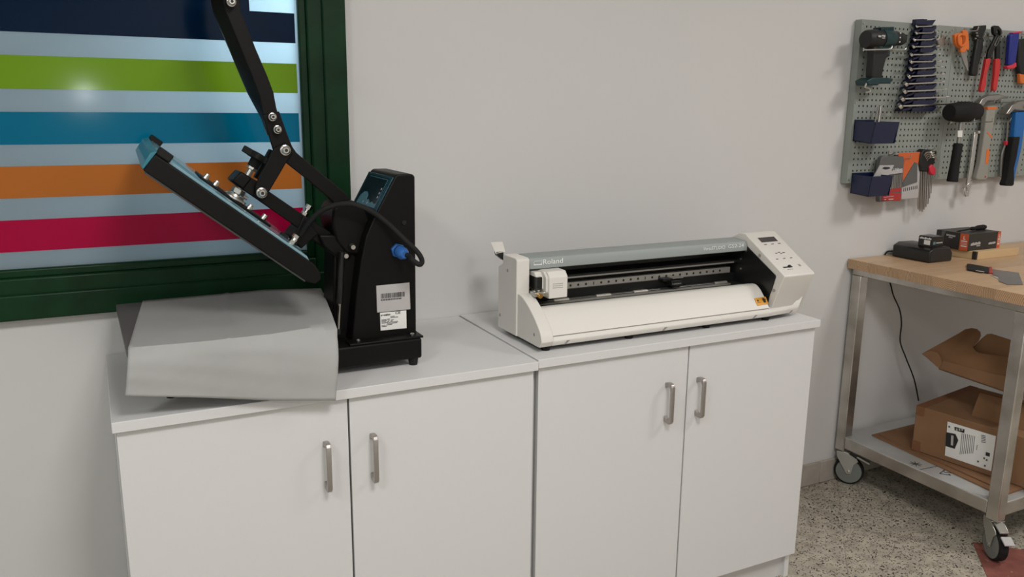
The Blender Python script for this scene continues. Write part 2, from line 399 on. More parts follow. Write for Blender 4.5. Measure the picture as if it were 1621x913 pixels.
def cabinet(x0, x1, dy, dz, hx, label):
    c = thing('base_cabinet', ((x0+x1)/2, -.23, 0), label, 'cabinet')
    zt = H+dz; fy = FY+dy
    obj('worktop', MB().box(x0, x1, fy, -.002, zt-.0215, zt), 'melamine', c, .0012)
    for a, b in ((x0+.004, x0+.022), (x1-.022, x1-.004)): obj('side_panel', MB().box(a, b, fy+.034, -.004, .0, zt-.0215), 'melamine', c, .0008)
    obj('back_panel', MB().box(x0+.022, x1-.022, -.012, -.004, .09, zt-.0215), 'melamine', c)
    obj('bottom_panel', MB().box(x0+.022, x1-.022, fy+.034, -.012, .088, .106), 'melamine', c)
    obj('plinth', MB().box(x0+.022, x1-.022, fy+.046, fy+.064, 0, .088), 'melamine_edge', c)
    xm = (x0+x1)/2
    for (a, b, h_) in ((x0+.007, xm-.0022, hx[0]), (xm+.0022, x1-.007, hx[1])):
        d = obj('door', MB().box(a, b, fy+.012, fy+.030, .087, zt-.0245), 'melamine', c, .001)
        handle(d, h_, .647, fy+.012)
    return c
cabinet(0, .898, 0, 0, (.397, .498), 'white two-door cabinet under the black heat press')
cabinet(.900, 1.800, .004, .003, (1.283, 1.384), 'white two-door cabinet under the vinyl cutting plotter')

# ------------------------------------------------------------------ heat press
hp = thing('heat_press', (.37, -.26, H), 'black clamshell heat press standing open with blue-edged upper plate', 'heat press')
YN, YF = -.295, -.225
def flat(name, px, y0, y1, m, parent, bevel=.002, sm=0):
    """plate cut to an outline: front at y0, back at y1"""
    p = [at(a, b, y=y0) for a, b in px]
    if sm: p = spline(p+[p[0]], sm)[:-1]
    return obj(name, MB().prism(p, (0, y1-y0, 0)), m, parent, bevel)
obj('base', MB().box(.095, .645, -.385, -.135, .826, .874), 'black_powder', hp, .006, 3)
for fx, fy in ((.113, -.370), (.628, -.370), (.113, -.150), (.628, -.150)):
    obj('foot', MB().lathe((fx, fy, H), (fx, fy, .829), [(0, .0095), (.9, .012), (1, .012)]), 'black_rubber', hp)
# lower plate with its pedestal
obj('pedestal', MB().box(.10, .36, -.34, -.19, .874, .928), 'black_powder', hp, .004)
lpl = [at(183, 480, z=.944), at(200, 553, z=.944)]
lp = [(lpl[0].x, -.070, .944), (lpl[1].x, -.466, .944), (.415, -.466, .944), (.415, -.070, .944)]
obj('lower_plate', MB().prism(lp, (0, 0, -.018)), 'platen_grey', hp, .003)
# tower housing: two side panels with a curved front edge, back and top
tw = [(.4905, .8665), (.4990, .925), (.5070, .985), (.5177, 1.0516), (.5307, 1.1053), (.5440, 1.135), (.5578, 1.1607), (.5998, 1.235), (.606, 1.2405), (.6400, 1.2405), (.6466, 1.235), (.6440, .8665)]
t_ = obj('tower', MB().prism([(a, -.350, b) for a, b in tw], (0, .18, 0)), 'black_powder', hp, .0035, 3)
obj('flange', MB().box(.478, .649, -.384, -.345, .8735, .8785).box(.640, .649, -.345, -.15, .8735, .8785), 'black_powder', hp, .002)
for bx in (.502, .628):
    obj('bolt', MB().lathe((bx, -.366, .8785), (bx, -.366, .8835), [(0, .005), (.5, .005), (1, .0025)]), 'chrome', hp)
obj('side_plug', MB().lathe((.619, -.350, 1.134), (.619, -.3525, 1.134), [(0, .006), (1, .005)]), 'black_gloss', hp)
# control panel on the sloping front of the tower
pa, pb = V((.5578, 0, 1.1607)), V((.5998, 0, 1.235)); pd = (pb-pa).normalized(); pn = V((-pd.z, 0, pd.x)); pl = (pb-pa).length
def onpan(s, y, n=0): return pa + pd*s + pn*n + V((0, y, 0))
cp = obj('control_panel', MB().prism([onpan(-.004, -.348), onpan(pl-.002, -.348), onpan(pl-.002, -.172), onpan(-.004, -.172)], pn*.003), 'panel_blue', hp, .001)
obj('display_field', MB().prism([onpan(.004, -.332, .003), onpan(pl-.008, -.332, .003), onpan(pl-.008, -.185, .003), onpan(.004, -.185, .003)], pn*.0006), 'panel_navy', cp)
lm = MB(); lm.prism([onpan(.004, -.330, .0036), onpan(pl-.011, -.330, .0036), onpan(pl-.011, -.3285, .0036), onpan(.004, -.3285, .0036)], pn*.0003)
lm.prism([onpan(pl-.012, -.330, .0036), onpan(pl-.0108, -.330, .0036), onpan(pl-.0108, -.20, .0036), onpan(pl-.012, -.20, .0036)], pn*.0003)
obj('panel_outline', lm, 'panel_teal', cp, smooth=False)
wv = [(.004, -.331), (.016, -.331), (.013, -.315), (.017, -.300), (.012, -.285), (.020, -.270), (.018, -.255), (.030, -.250), (.036, -.235), (.034, -.215), (.024, -.200), (.004, -.195)]
obj('panel_graphic', MB().prism([onpan(a, b, .0036) for a, b in wv], pn*.0003), 'panel_teal', cp, smooth=False)
for a, b in ((.030, -.318), (.040, -.318), (.050, -.318), (.010, -.27), (.010, -.24)):
    c = onpan(a, b, .0037); obj('button', MB().cyl(c, c+pn*.0006, .0026), 'label_grey', cp)
# upper plate, tilted open
UD = V((.2955, 0, -.2375)).normalized(); UN = V((-UD.z, 0, UD.x))    # along the plate towards the hinge / its outward normal
U0 = V((.117, 0, 1.298))
def up(s, n, y): return U0 + UD*s + UN*(n + .040*(y+.45)) + V((0, y, 0))      # the plate hangs a touch askew
UY = V((0, 1, 0)) + UN*.040
prof = [(-.002, -.002), (.355, -.002), (.374, -.008), (.384, -.020), (.380, -.032), (.366, -.038), (-.002, -.038)]
obj('upper_plate', MB().prism([up(a, b, -.455) for a, b in prof], UY*.38), 'black_powder', hp, .002)
obj('plate_front', MB().prism([up(-.002, .004, -.452), up(-.010, -.004, -.452), up(-.0075, -.036, -.452), up(-.002, -.036, -.452)], UY*.374), 'press_blue', hp, .001)
obj('plate_cover', MB().prism([up(0, -.002, -.444), up(.345, -.002, -.444), up(.335, .003, -.444), up(.006, .003, -.444)], UY*.358), 'press_blue_lit', hp, .001)
obj('heating_surface', MB().prism([up(.004, -.038, -.447), up(.362, -.038, -.447), up(.362, -.042, -.447), up(.004, -.042, -.447)], UY*.364), 'platen_grey', hp, .001)
for yy in (-.452, -.105):
    obj('bumper', MB().obox(up(.012, .006, yy+.013), UD, (0, 1, 0), UN, .014, .013, .008), 'black_rubber', hp, .003)
obj('mount_plate', MB().prism([up(.101, .0032, -.32), up(.272, .0032, -.32), up(.272, .0075, -.32), up(.101, .0075, -.32)], UY*.12), 'black_powder', hp, .002)
for s in (.1155, .1390, .2220, .2580):
    for yy in (-.275,):
        b_ = obj('plate_bolt', MB().lathe(up(s, .0072, yy), up(s, .0185, yy), [(0, .0058), (.55, .0058), (.6, .0052), (.98, .0052), (1, .004)]), 'chrome', hp)
obj('cable_clip', MB().obox(up(.31, .006, -.30), UD, (0, 1, 0), UN, .009, .006, .004), 'black_rubber', hp, .001)
# pressure spindle
yc = -.262
sa, sb = up(.188, .0072, yc), at(401, 262, y=yc)
sd = (sb-sa).normalized()
obj('spindle', MB().cyl(sa, sb, .0065), 'steel', hp)
obj('spindle_flange', MB().lathe(sa, sa+sd*.010, [(0, .026), (.4, .026), (.5, .019), (1, .017)], 24), 'steel', hp)
obj('spindle_nut', MB().hexnut(sa+sd*.012, sa+sd*.024, .0150), 'steel', hp, .001)
obj('lock_nut', MB().hexnut(sb-sd*.010, sb-sd*.002, .0110), 'steel', hp, .001)
obj('grub_screw', MB().cyl(sa+sd*.016+UD*.012, sa+sd*.016+UD*.024, .0042), 'chrome', hp)
kn = MB(); kn.lathe(sb-sd*.004, sb+sd*.022, [(0, .012), (.9, .013), (1, .011)], 18)
kz, kx = sd, sd.orthogonal().normalized(); ky = kz.cross(kx); star = []
for i in range(36):
    g = 2*math.pi*i/36; r = .031 + .006*math.cos(5*g); star.append(sb + sd*.014 + (kx*math.cos(g)+ky*math.sin(g))*r)
kn.prism(star, sd*.014)
obj('pressure_knob', kn, 'black_rubber', hp, .002)
# linkage
lo_px = [(368, 287), (382, 271.5), (405.5, 285.7), (426, 303), (481, 340.5), (510, 358), (548, 384), (552, 402), (530, 404), (500, 383), (470, 360), (407, 316), (385, 301)]
for y0 in (YN, YF-.008): flat('lower_link', lo_px, y0, y0+.008, 'black_powder', hp)
flat('spindle_block', [(367, 287), (382, 271), (399, 283), (385, 301)], YN-.003, YF+.003, 'black_powder', hp, .004)
flat('hinge_bracket', [(481, 341), (504, 370), (477, 394), (461, 375), (472, 361)], YN-.004, YF+.004, 'black_powder', hp)
up_px = [(418, 189), (416, 182), (442, 176), (459, 223), (463, 232), (469, 241), (475, 246.5), (481, 251), (550, 308), (558, 322), (554, 348), (540, 342), (526, 318), (483.7, 282), (451.6, 256.7), (440, 250), (432.5, 237), (427.6, 221)]
for y0 in (YN-.006, YF-.002): flat('upper_link', up_px, y0, y0+.008, 'black_powder', hp)
for y0 in (YN-.014, YF+.006): flat('connector_link', [(434, 234), (452, 226), (464, 242), (453, 258), (427, 302), (418, 314), (404, 312), (404, 294), (409, 283)], y0, y0+.008, 'black_powder', hp)
flat('link_web', [(428, 236), (436, 240), (411, 285), (403, 281)], YF-.01, YF+.012, 'black_powder', hp)
# lever: folded steel channel
cols = []
for (lx, ly), (rx, ry), (ex, ey) in (((333, -26), (352, -26), (379, -26)), ((334, 0), (354, 2), (380, 0)), ((338, 19), (357, 17), (381, 16)), ((363, 77), (381, 76), (404, 75)), ((381, 120), (400, 122), (424, 122)), ((393, 148), (412, 154), (433, 146)), ((405, 170), (415, 172), (437, 168)), ((416, 190), (419, 192), (441, 184))):
    cols.append([at(lx, ly, y=-.262), at(rx, ry, y=YN-.002), at(ex, ey, y=YN-.002), at(ex, ey, y=YN-.002)+V((0, .066, 0)), at(lx, ly, y=-.262)+V((.004, .034, 0))])
lv = MB(); vs = [p for c in cols for p in c]; fs = []
for i in range(len(cols)-1):
    for k in range(5): fs.append((i*5+k, i*5+(k+1) % 5, (i+1)*5+(k+1) % 5, (i+1)*5+k))
fs += [(4, 3, 2, 1, 0), tuple(len(vs)-5+k for k in range(5))]
lv.add(vs, fs); obj('lever', lv, 'black_powder', hp, .0015, angle=30)
# hand grip across the lever's top
gp = at(366, 1, y=-.262)
obj('hand_grip', MB().lathe((gp.x-.006, -.40, gp.z+.055), (gp.x-.006, -.12, gp.z+.055), [(0, .012), (.03, .016), (.97, .016), (1, .012)]), 'black_rubber', hp)
obj('lever_fork', MB().box(gp.x-.022, gp.x+.012, -.297, -.231, gp.z+.015, gp.z+.066), 'black_powder', hp, .003)
flat('lever_liner', [(414.5, 188), (417, 190), (425, 213), (423.5, 214)], YN+.012, YN+.022, 'dark_metal', hp, .0003)
for (bx, by, r) in ((366, 3, .0075), (431, 185, .0068), (439, 205, .0068), (451.5, 237.5, .0088), (414, 305, .0088)):
    p = at(bx, by, y=YN-.014); o_ = V((0, -1, 0))
    bo = obj('pivot_bolt', MB().lathe(p, p+o_*.012, [(0, r*1.25), (.25, r*1.25), (.3, r), (.8, r), (1, r*.7)], 18), 'chrome', hp)
    obj('socket', MB().hexnut(p+o_*.0115, p+o_*.0124, r*.42), 'ink', bo)
st = at(484, 336, y=-.27); sdir = V((.55, 0, .83))
obj('stop_screw', MB().cyl(st-sdir*.012, st+sdir*.012, .0035).hexnut(st-sdir*.008, st, .0085).hexnut(st+sdir*.008, st+sdir*.018, .0078), 'chrome', hp)
hb = at(466, 380, y=-.305)
obj('hinge_bolt', MB().hexnut(hb-UN*.012, hb-UN*.002, .010).cyl(hb-UN*.002, hb+UN*.012, .007).hexnut(hb+UN*.004, hb+UN*.012, .0095), 'chrome', hp)
# pivot head, column and gas spring in front of the tower
flat('pivot_head', [(527, 335), (532, 325), (546, 318), (560, 318), (580, 332), (588, 350), (575, 405), (548, 402), (532, 382), (526, 358)], -.315, -.205, 'black_powder', hp, .006)
flat('column', [(529, 396), (560, 398), (572, 420), (562, 548), (527, 550)], -.305, -.215, 'black_powder', hp, .004)
flat('hinge_link', [(505, 372), (530, 372), (556, 392), (556, 410), (536, 410), (512, 390)], -.312, -.208, 'black_powder', hp, .004)
g0, g1, g2 = at(541, 398, y=-.325), at(538, 480, y=-.325), at(536, 520, y=-.325)
obj('gas_spring', MB().cyl(g0, g1, .007).cyl(g2, g2-V((0, 0, .012)), .008), 'black_gloss', hp)
obj('piston_rod', MB().cyl(g1, g2, .0035), 'chrome', hp)
for (bx, by) in ((546, 404), (557, 390)):
    p = at(bx, by, y=-.318); obj('pivot_bolt', MB().lathe(p, p+V((0, -.012, 0)), [(0, .0075), (.6, .0075), (1, .005)]), 'chrome', hp)
# power cable with its blue gland
gl = at(629, 396, y=-.350)
cb = [at(476, 372, y=-.30), at(489, 352, y=-.315), at(508, 334, y=-.33), at(530, 325, y=-.34), at(556, 323, y=-.352), at(585, 333, y=-.36), at(612, 352, y=-.37), at(640, 379, y=-.385), at(660, 398, y=-.40), at(668, 412, y=-.415), at(664, 418.5, y=-.43), at(652, 411, y=-.425), gl+V((.012, -.048, -.008)), gl+V((.004, -.030, -.002))]
obj('power_cable', MB().tube(cb, .0058, 10), 'black_rubber', hp)
ga = V((.10, -1, -.10)).normalized()
g_ = obj('cable_gland', MB().hexnut(gl, gl+V((0, -.009, 0)), .0165), 'gland_blue', hp, .0012)
obj('gland_ring', MB().cyl(gl+V((0, -.009, 0)), gl+ga*.017, .0125), 'black_rubber', g_)
obj('gland_cap', MB().lathe(gl+ga*.016, gl+ga*.040, [(0, .0148), (.5, .0145), (.85, .011), (1, .008)], 12), 'gland_blue', g_)
# stickers on the side of the tower
def plaque(name, px, y, m, parent, th=.0006, bev=0):
    return obj(name, MB().prism([at(a, b, y=y) for a, b in px], (0, -th, 0)), m, parent, bev, smooth=False)
YS = -.3502
bl = plaque('barcode_label', [(595.5, 452), (648, 447), (649.5, 489), (597, 494.5)], YS-.0008, 'label_grey', hp)
a0, a1 = at(603, 465, y=YS-.0016), at(641, 461.5, y=YS-.0016); bw = (a1.x-a0.x)
mbk = MB(); x = 0; rnd = random.Random(3)
while x < bw-.001:
    w = rnd.choice((.0006, .0006, .0011, .0016)); L2(mbk, a0, (1, 0, 0), (0, 0, 1), x, x+w, -.011, 0); x += w + rnd.choice((.0006, .0009, .0013))
for k in range(13): L2(mbk, a0, (1, 0, 0), (0, 0, 1), k*bw/15, k*bw/15+.0024, -.016, -.0128)
obj('barcode', mbk, 'ink', bl, smooth=False)['kind'] = 'stuff'
rl = plaque('rating_label', [(601.5, 495), (643, 491), (643.5, 519), (602.5, 523)], YS-.0004, 'label_white', hp)
p0 = at(603, 499.5, y=YS-.0011)
text('maker_name', 'secabo', rl, p0+V((0, 0, -.0015)), (1, 0, .015), (0, 0, 1), .0050, 'ink', .022, bold=.035)
text('ce_mark', 'CE', rl, p0+V((.034, 0, 0)), (1, 0, .015), (0, 0, 1), .0060, 'ink', .012, bold=.02)
mbk = MB()
for k, segs in enumerate((((.022, .032),), ((.022, .040),), ((.001, .012), (.013, .021)), ((.001, .014), (.016, .020), (.023, .030)), ((.001, .012), (.014, .019), (.022, .027)), ((.001, .017), (.018, .040)), ((.014, .038),), ((.001, .010), (.012, .026)), ((.001, .013),))):
    for a_, b_ in segs: L2(mbk, p0, (1, 0, .015), (0, 0, 1), a_, b_, -.0055-.0026*k, -.0042-.0026*k)
obj('fine_print', mbk, 'ink', rl, smooth=False)['kind'] = 'stuff'

# ------------------------------------------------------------------ release paper on the press
zp = .9455
back = [at(226, 477, z=zp), at(322, 468.5, z=zp), at(420, 459.5, z=zp), at(508, 457.5, z=zp)]
frnt = [at(203, 552, z=zp), at(320, 542, z=zp), at(430, 530, z=zp), at(531, 514, z=zp)]
bott = [at(198, 625, y=-.483), at(310, 627, y=-.487), at(430, 632, y=-.491), at(530, 632, y=-.494)]
NX, NT, NB = 72, 16, 20
def lerpl(l, t):
    k = min(int(t*3), 2); f_ = t*3-k; return l[k].lerp(l[k+1], f_)
grid = []
def rip(i, j): i = i/2; return .0005*math.sin(i*.9+j*.25)+.0006*math.sin(i*.23-j*.9+1.3)+.0003*math.sin(i*1.9+j*1.3)
for j in range(NT+1):
    row = []
    for i in range(NX+1):
        t = i/NX; p = lerpl(back, t).lerp(lerpl(frnt, t), j/NT); p.z = zp + .0018 + abs(rip(i, j))*.6*(1 if 2 < j < NT-1 else .3)
        if t > .93: p.z += .004*(t-.93)/.07*math.sin(j/NT*3.1) 
        p.z += .0016*math.exp(-((t-.455)/.010)**2)
        row.append(p)
    grid.append(row)
for j in range(1, NB+1):
    row = []
    for i in range(NX+1):
        t = i/NX; a = grid[NT][i].copy(); b = lerpl(bott, t); s = j/NB
        p = a.lerp(b, s); ease = min(1, s*5)
        p.y = a.y + (b.y-a.y)*(1-(1-min(1, s*1.6))**2) - .006*math.sin(min(1, s*4)*math.pi/2)
        if p.y > -.4790: p.y = min(p.y, -.471-.008*ease)
        p.y += rip(i, j+5)*1.1*ease*(1-s*.6) - .0015*ease
        row.append(p)
    grid.append(row)
po = obj('release_paper', MB().sheet(grid), 'release_paper', thick=.0004, angle=42)
tag(po, 'translucent white release paper draped over the lower plate of the heat press', 'paper')

# ------------------------------------------------------------------ vinyl plotter
XL, XR = .9225, 1.775
vp = thing('vinyl_plotter', (1.38, -.32, H), 'white desktop vinyl cutter with grey cover standing on a cabinet', 'plotter')
Z0 = H+.013+.003
YB, YM = -.205, -.309                                     # back of body, front of the upright caps
def yz(pts, x): return [(x, a, b) for a, b in pts]
xin = .9585
cap = [(YB, Z0), (YB, .986), (-.2315, .999), (-.2315, 1.0185), (-.236, 1.0225), (-.301, 1.0225), (YM, 1.018), (YM, Z0)]
ec = obj('end_cap', MB().prism(yz(cap, XL), (xin-XL, 0, 0)), 'plotter_white', vp, .0022, 3)
curve = smooth2([(YM+.001, .9345), (-.330, .9325), (-.350, .924), (-.3657, .915), (-.385, .9025), (-.4023, .8889), (-.418, .874), (-.4285, .8626), (-.4345, .850), (-.4365, .8405)], 3)
fen = curve + [(-.4250, Z0+.001), (-.415, Z0), (YM+.001, Z0)]
fd = obj('fender', MB().prism(yz(fen, XL+.0035), (.0330, 0, 0)), 'plotter_white', vp, .002, 3)
for (px, py, yy) in ((803.5, 428, 0), (791.5, 498, 0), (845.5, 529.5, 1)):
    c = at(px, py, x=XL+.0035*yy); obj('screw_recess', MB().cyl(c+V((.001, 0, 0)), c-V((.0003, 0, 0)), .0042), 'plotter_seam', vp)
# raised media guide at the back
g = at(781, 393, y=-.19)
obj('media_guide', MB().prism([at(777.5, 385, y=-.17), at(784.5, 401.5, y=-.205), at(800, 398.5, y=-.205), at(796, 384, y=-.17)], (.002, .006, .002)), 'plotter_white', vp, .001)
obj('guide_bracket', MB().prism([at(786, 399, y=-.203), at(797, 398, y=-.203), at(797, 412, y=-.208), at(788, 405, y=-.203)], (0, .015, 0)), 'plotter_black', vp)
# grey cover
zc0 = at(838, 427, y=YM).z; xce = at(1183, 387, y=YM).x
cov = [(YM-.0005, zc0), (YM-.0005, 1.009), (YM+.006, 1.0200), (-.250, 1.0235), (-.232, 1.018), (-.232, zc0+.01)]
gc = obj('top_cover', MB().prism(yz(cov, xin+.0006), (xce-xin, 0, 0)), 'plotter_grey', vp, .002, 2)
fx = (1, 0, 0); uz = (0, 0, 1)
r0 = at(859.5, 418.5, y=YM-.001)
text('brand_name', 'Roland', gc, r0, fx, uz, .0125, 'plotter_print', at(891, 412, y=YM-.001).x-r0.x, bold=.004)
lg = at(845, 420, y=YM-.001); lw = at(858, 412, y=YM-.001).x-lg.x; mbk = MB()
L2(mbk, lg, fx, uz, 0, lw, 0, .0022); L2(mbk, lg, fx, uz, 0, .0012, .0022, .0105); L2(mbk, lg, fx, uz, .0, lw*.85, .0095, .0105); L2(mbk, lg, fx, uz, lw-.0010, lw, .0022, .013)
obj('brand_emblem', mbk, 'plotter_print', gc, smooth=False)
m0 = at(1113, 396.5, y=YM-.001); m1 = at(1147.5, 392, y=YM-.001)
text('series_name', 'VersaSTUDIO', gc, m0, fx, uz, .0095, 'plotter_print', m1.x-m0.x)
m0 = at(1152.5, 392.5, y=YM-.001); m1 = at(1177, 389, y=YM-.001)
text('model_name', 'GS2-24', gc, m0, fx, uz, .0095, 'plotter_print', m1.x-m0.x)
# dark inside: back wall, rails, perforated strip
XA, XB = xin, 1.659
obj('inner_back', MB().box(XA, XB, -.236, -.222, Z0+.03, 1.012), 'plotter_black', vp)
zr = at(1000, 437, y=-.262).z
obj('guide_rail', MB().prism(yz([(-.236, zr+.028), (-.266, zr+.022), (-.270, zr+.012), (-.262, zr+.009), (-.236, zr+.009)], XA), (XB-XA, 0, 0)), 'plotter_black', vp, .001)
obj('rail_edge', MB().prism(yz([(-.2705, zr+.0125), (-.2705, zr+.0145), (-.268, zr+.0165)], XA), (XB-XA-.01, 0, 0)), 'rail_grey', vp)
za_, zb_ = at(1000, 446.5, y=-.258).z, at(1000, 437.5, y=-.258).z
rs = obj('perforated_strip', MB().box(XA+.01, XB-.012, -.258, -.240, za_, zb_), 'rail_grey', vp)
n = 27
for i in range(n):
    xx = XA+.03+i*(XB-XA-.08)/(n-1); c = V((xx, -.258, (za_+zb_)/2))
    if i in (8, 15): obj('strip_hole', MB().box(c.x-.0012, c.x+.0012, -.2585, -.25, c.z-.004, c.z+.004), 'ink', rs); continue
    obj('strip_hole', MB().cyl(c+V((0, .004, 0)), c-V((0, .0006, 0)), .0033, n=10), 'ink', rs)
obj('carriage_rail', MB().box(XA, XB, -.262, -.236, Z0+.03, za_-.0005), 'plotter_black', vp)
# bed, drive rollers, cutting strip
zb0 = .8975
obj('bed', MB().prism(yz([(-.236, zb0-.004), (-.33, zb0-.001), (-.362, zb0+.001), (-.362, zb0-.02), (-.236, zb0-.02)], XA), (XB-XA, 0, 0)), 'dark_metal', vp)
obj('cutting_strip', MB().box(XA+.005, XB-.04, -.296, -.284, zb0-.004, zb0+.0006), 'rail_grey', vp)
obj('drive_shaft', MB().cyl((XA+.01, -.270, zb0-.002), (XB-.05, -.270, zb0-.002), .0055), 'dark_metal', vp)
for xx in (1.05, 1.30, 1.58, 1.18): obj('grit_roller', MB().cyl((xx, -.270, zb0-.0025), (xx+.045, -.270, zb0-.0025), .0062), 'rail_grey', vp)
for (px, py) in ((1065, 446), (868, 462)):
    c = at(px, py, y=-.285)
    pr_ = obj('pinch_roller', MB().box(c.x-.030, c.x+.030, -.282, -.255, c.z+.002, c.z+.010).box(c.x-.012, c.x+.024, -.296, -.26, c.z-.008, c.z+.006).cyl((c.x-.006, -.293, c.z-.007), (c.x+.016, -.293, c.z-.007), .0075), 'plotter_black', vp, .001)
    obj('roller_cap', MB().box(c.x-.004, c.x+.032, -.290, -.262, c.z+.010, c.z+.0115), 'rail_grey', pr_)
    for s in (-.010, .006, .016): obj('roller_screw', MB().cyl((c.x+s, -.297, c.z-.003), (c.x+s, -.300, c.z-.003), .0022), 'steel', pr_)
# tool carriage
yq = -.352
kA, kB = at(869, 472, y=yq), at(899, 437, y=yq)
cr = obj('carriage', MB().prism([(kA.x, yq, kA.z-.002), (kA.x, yq, kB.z), (kA.x, yq+.012, kB.z+.013), (kA.x, yq+.07, kB.z+.014), (kA.x, yq+.07, kA.z-.002)], (kB.x-kA.x, 0, 0)), 'plotter_white', vp, .0022, 3)
obj('carriage_side', MB().prism([(kA.x-.024, yq+.020, kA.z+.020), (kA.x-.024, yq+.020, kB.z-.006), (kA.x-.024, yq+.034, kB.z+.010), (kA.x-.024, yq+.07, kB.z+.010), (kA.x-.024, yq+.07, kA.z+.022)], (.020, 0, 0)), 'plotter_white', cr, .0015)
obj('carriage_neck', MB().prism([(kA.x-.006, yq+.006, kA.z+.004), (kA.x-.006, yq+.006, kB.z-.001), (kA.x-.006, yq+.02, kB.z+.012), (kA.x-.006, yq+.07, kB.z+.012), (kA.x-.006, yq+.07, kA.z+.004)], (.008, 0, 0)), 'plotter_white', cr, .001)
dots = MB()
for r_ in range(3):
    for c_ in range(7):
        p = V((kA.x+.012+.0042*c_, yq, (kA.z+kB.z)/2+.004+.0050*(r_-1))); dots.cyl(p+V((0, .001, 0)), p-V((0, .0003, 0)), .0011, n=8)
obj('vent_holes', dots, 'ink', cr, smooth=False)
bh = at(852, 466, y=-.345)
bhd = obj('blade_holder', MB().box(bh.x-.012, bh.x+.024, -.350, -.325, bh.z-.005, bh.z+.006).cyl((bh.x-.009, -.34, bh.z+.006), (bh.x-.009, -.34, bh.z+.010), .004).cyl((bh.x+.003, -.34, bh.z+.006), (bh.x+.003, -.34, bh.z+.010), .004), 'steel', cr, .001)
obj('brass_screw', MB().lathe((bh.x+.001, -.350, bh.z-.002), (bh.x+.001, -.358, bh.z-.002), [(0, .006), (.8, .006), (1, .0045)]), 'brass', bhd)
obj('adjusting_screw', MB().lathe((bh.x+.018, -.350, bh.z+.001), (bh.x+.018, -.356, bh.z+.001), [(0, .0045), (1, .004)]), 'chrome', bhd)
obj('tool_post', MB().box(bh.x+.002, bh.x+.016, -.335, -.29, bh.z+.010, bh.z+.040), 'plotter_black', bhd)
# curved front apron with end face, lower lip
XP = 1.652
zl = .8500
acu = smooth2([(-.352, .9070), (-.368, .9066), (-.384, .8975), (-.395, .8870), (-.4033, .8777), (-.4201, .8580), (-.4256, .8510)], 3)
ap_prof = [(-.3465, zb0-.016), (-.3465, .9050)] + acu + [(-.40, zl), (-.3465, zl)]
ap = obj('apron', MB().prism(yz(ap_prof, xin), (XP-xin-.004, 0, 0)), 'plotter_white', vp, .001)
obj('apron_edge', MB().prism(yz([(-.3440, zb0-.01), (-.3440, .9055), (-.3520, .9078), (-.3520, .90)], xin), (XP-xin-.015, 0, 0)), 'plotter_grey', vp, .0006)
lip = [(-.4262, zl-.0014), (-.4315, .8405), (-.4312, .8370), (-.4240, Z0+.001), (-.405, Z0), (-.33, Z0), (-.33, zl-.0012)]
lp_ = obj('front_lip', MB().prism(yz(lip, xin+.001), (XP-.0005-xin-.001, 0, 0)), 'plotter_white', vp, .0012)
obj('lip_seam', MB().box(xin, XP-.004, -.4238, -.35, zl-.0016, zl+.0006), 'plotter_seam', vp)
for px in (897, 1052, 1195, 1252):
    a_ = at(px, 545-(px-897)*.155, y=-.431)
    obj('latch_groove', MB().prism([(a_.x, -.4314, .8382), (a_.x+.009, -.4314, .8382), (a_.x+.001, -.4246, .8268), (a_.x-.003, -.4246, .8268)], (0, -.0006, -.0004)), 'plotter_seam', vp, smooth=False)
obj('base_tray', MB().box(XL+.01, XR-.03, -.405, YB-.002, Z0-.003, Z0+.03), 'plotter_black', vp)
for (fx_, fy_) in ((.955, -.405), (.955, -.225), (1.655, -.405), (1.70, -.225), (1.20, -.40), (1.45, -.40)):
    obj('foot', MB().cyl((fx_, fy_, H+.003), (fx_, fy_, Z0+.002), .010, .012), 'black_rubber', vp)
# warning sticker
sk = [at(1194, 473, y=-.412), at(1212, 470.5, y=-.412), at(1216, 481.5, y=-.4245), at(1199, 484, y=-.4245)]
sn = V((0, -.72, .69))
def onap(px, py):
    # point on the apron's curved face
    lo, best = None, None
    for k in range(len(acu)-1):
        (y0, z0), (y1, z1) = acu[k], acu[k+1]
        for s in range(8):
            yy, zz = y0+(y1-y0)*s/8, z0+(z1-z0)*s/8; p = at(px, py, y=yy); e = abs(p.z-zz)
            if best is None or e < best: best, lo = e, V((p.x, yy, zz))
    return lo
cs = [onap(*c) for c in ((1193.5, 472.5), (1211.5, 470), (1216, 481), (1199, 484))]
st_ = obj('warning_sticker', MB().prism([c+sn*.0004 for c in cs], sn*.0012), 'sticker_orange', vp, smooth=False)
ctr = sum(cs, V())/4; xe = (cs[1]-cs[0]).normalized(); ue = (cs[0]-cs[3]).normalized()
hand = MB(); hc = cs[0].lerp(cs[2], .5)+xe*.010+sn*.0017
hand.prism([hc+xe*a+ue*b for a, b in ((-.004, -.006), (.004, -.006), (.005, .001), (.0085, .003), (.0085, .0045), (.004, .004), (.0045, .009), (.003, .009), (.002, .005), (.0005, .010), (-.001, .010), (-.001, .005), (-.0035, .009), (-.005, .008), (-.003, .004), (-.006, .003), (-.006, .0015), (-.004, .001))], sn*.0003)
L2(hand, cs[0].lerp(cs[2], .5)+sn*.0018, xe, ue, -.017, -.005, -.004, -.003); L2(hand, cs[0].lerp(cs[2], .5)+sn*.0018, xe, ue, -.014, -.009, .000, .005)
obj('warning_print', hand, 'ink', st_, smooth=False)
# right housing with sloping control panel
xr0 = 1.662
hs_ = [(-.270, 1.038), (-.2935, 1.0395), (-.4555, .9465), (-.4570, .9430), (-.4130, Z0+.006), (-.406, Z0), (YB, Z0), (YB, .99), (-.232, 1.018)]
rh = obj('right_housing', MB().prism(yz(hs_, xr0), (XR-xr0, 0, 0)), 'plotter_white', vp, .0022, 3)
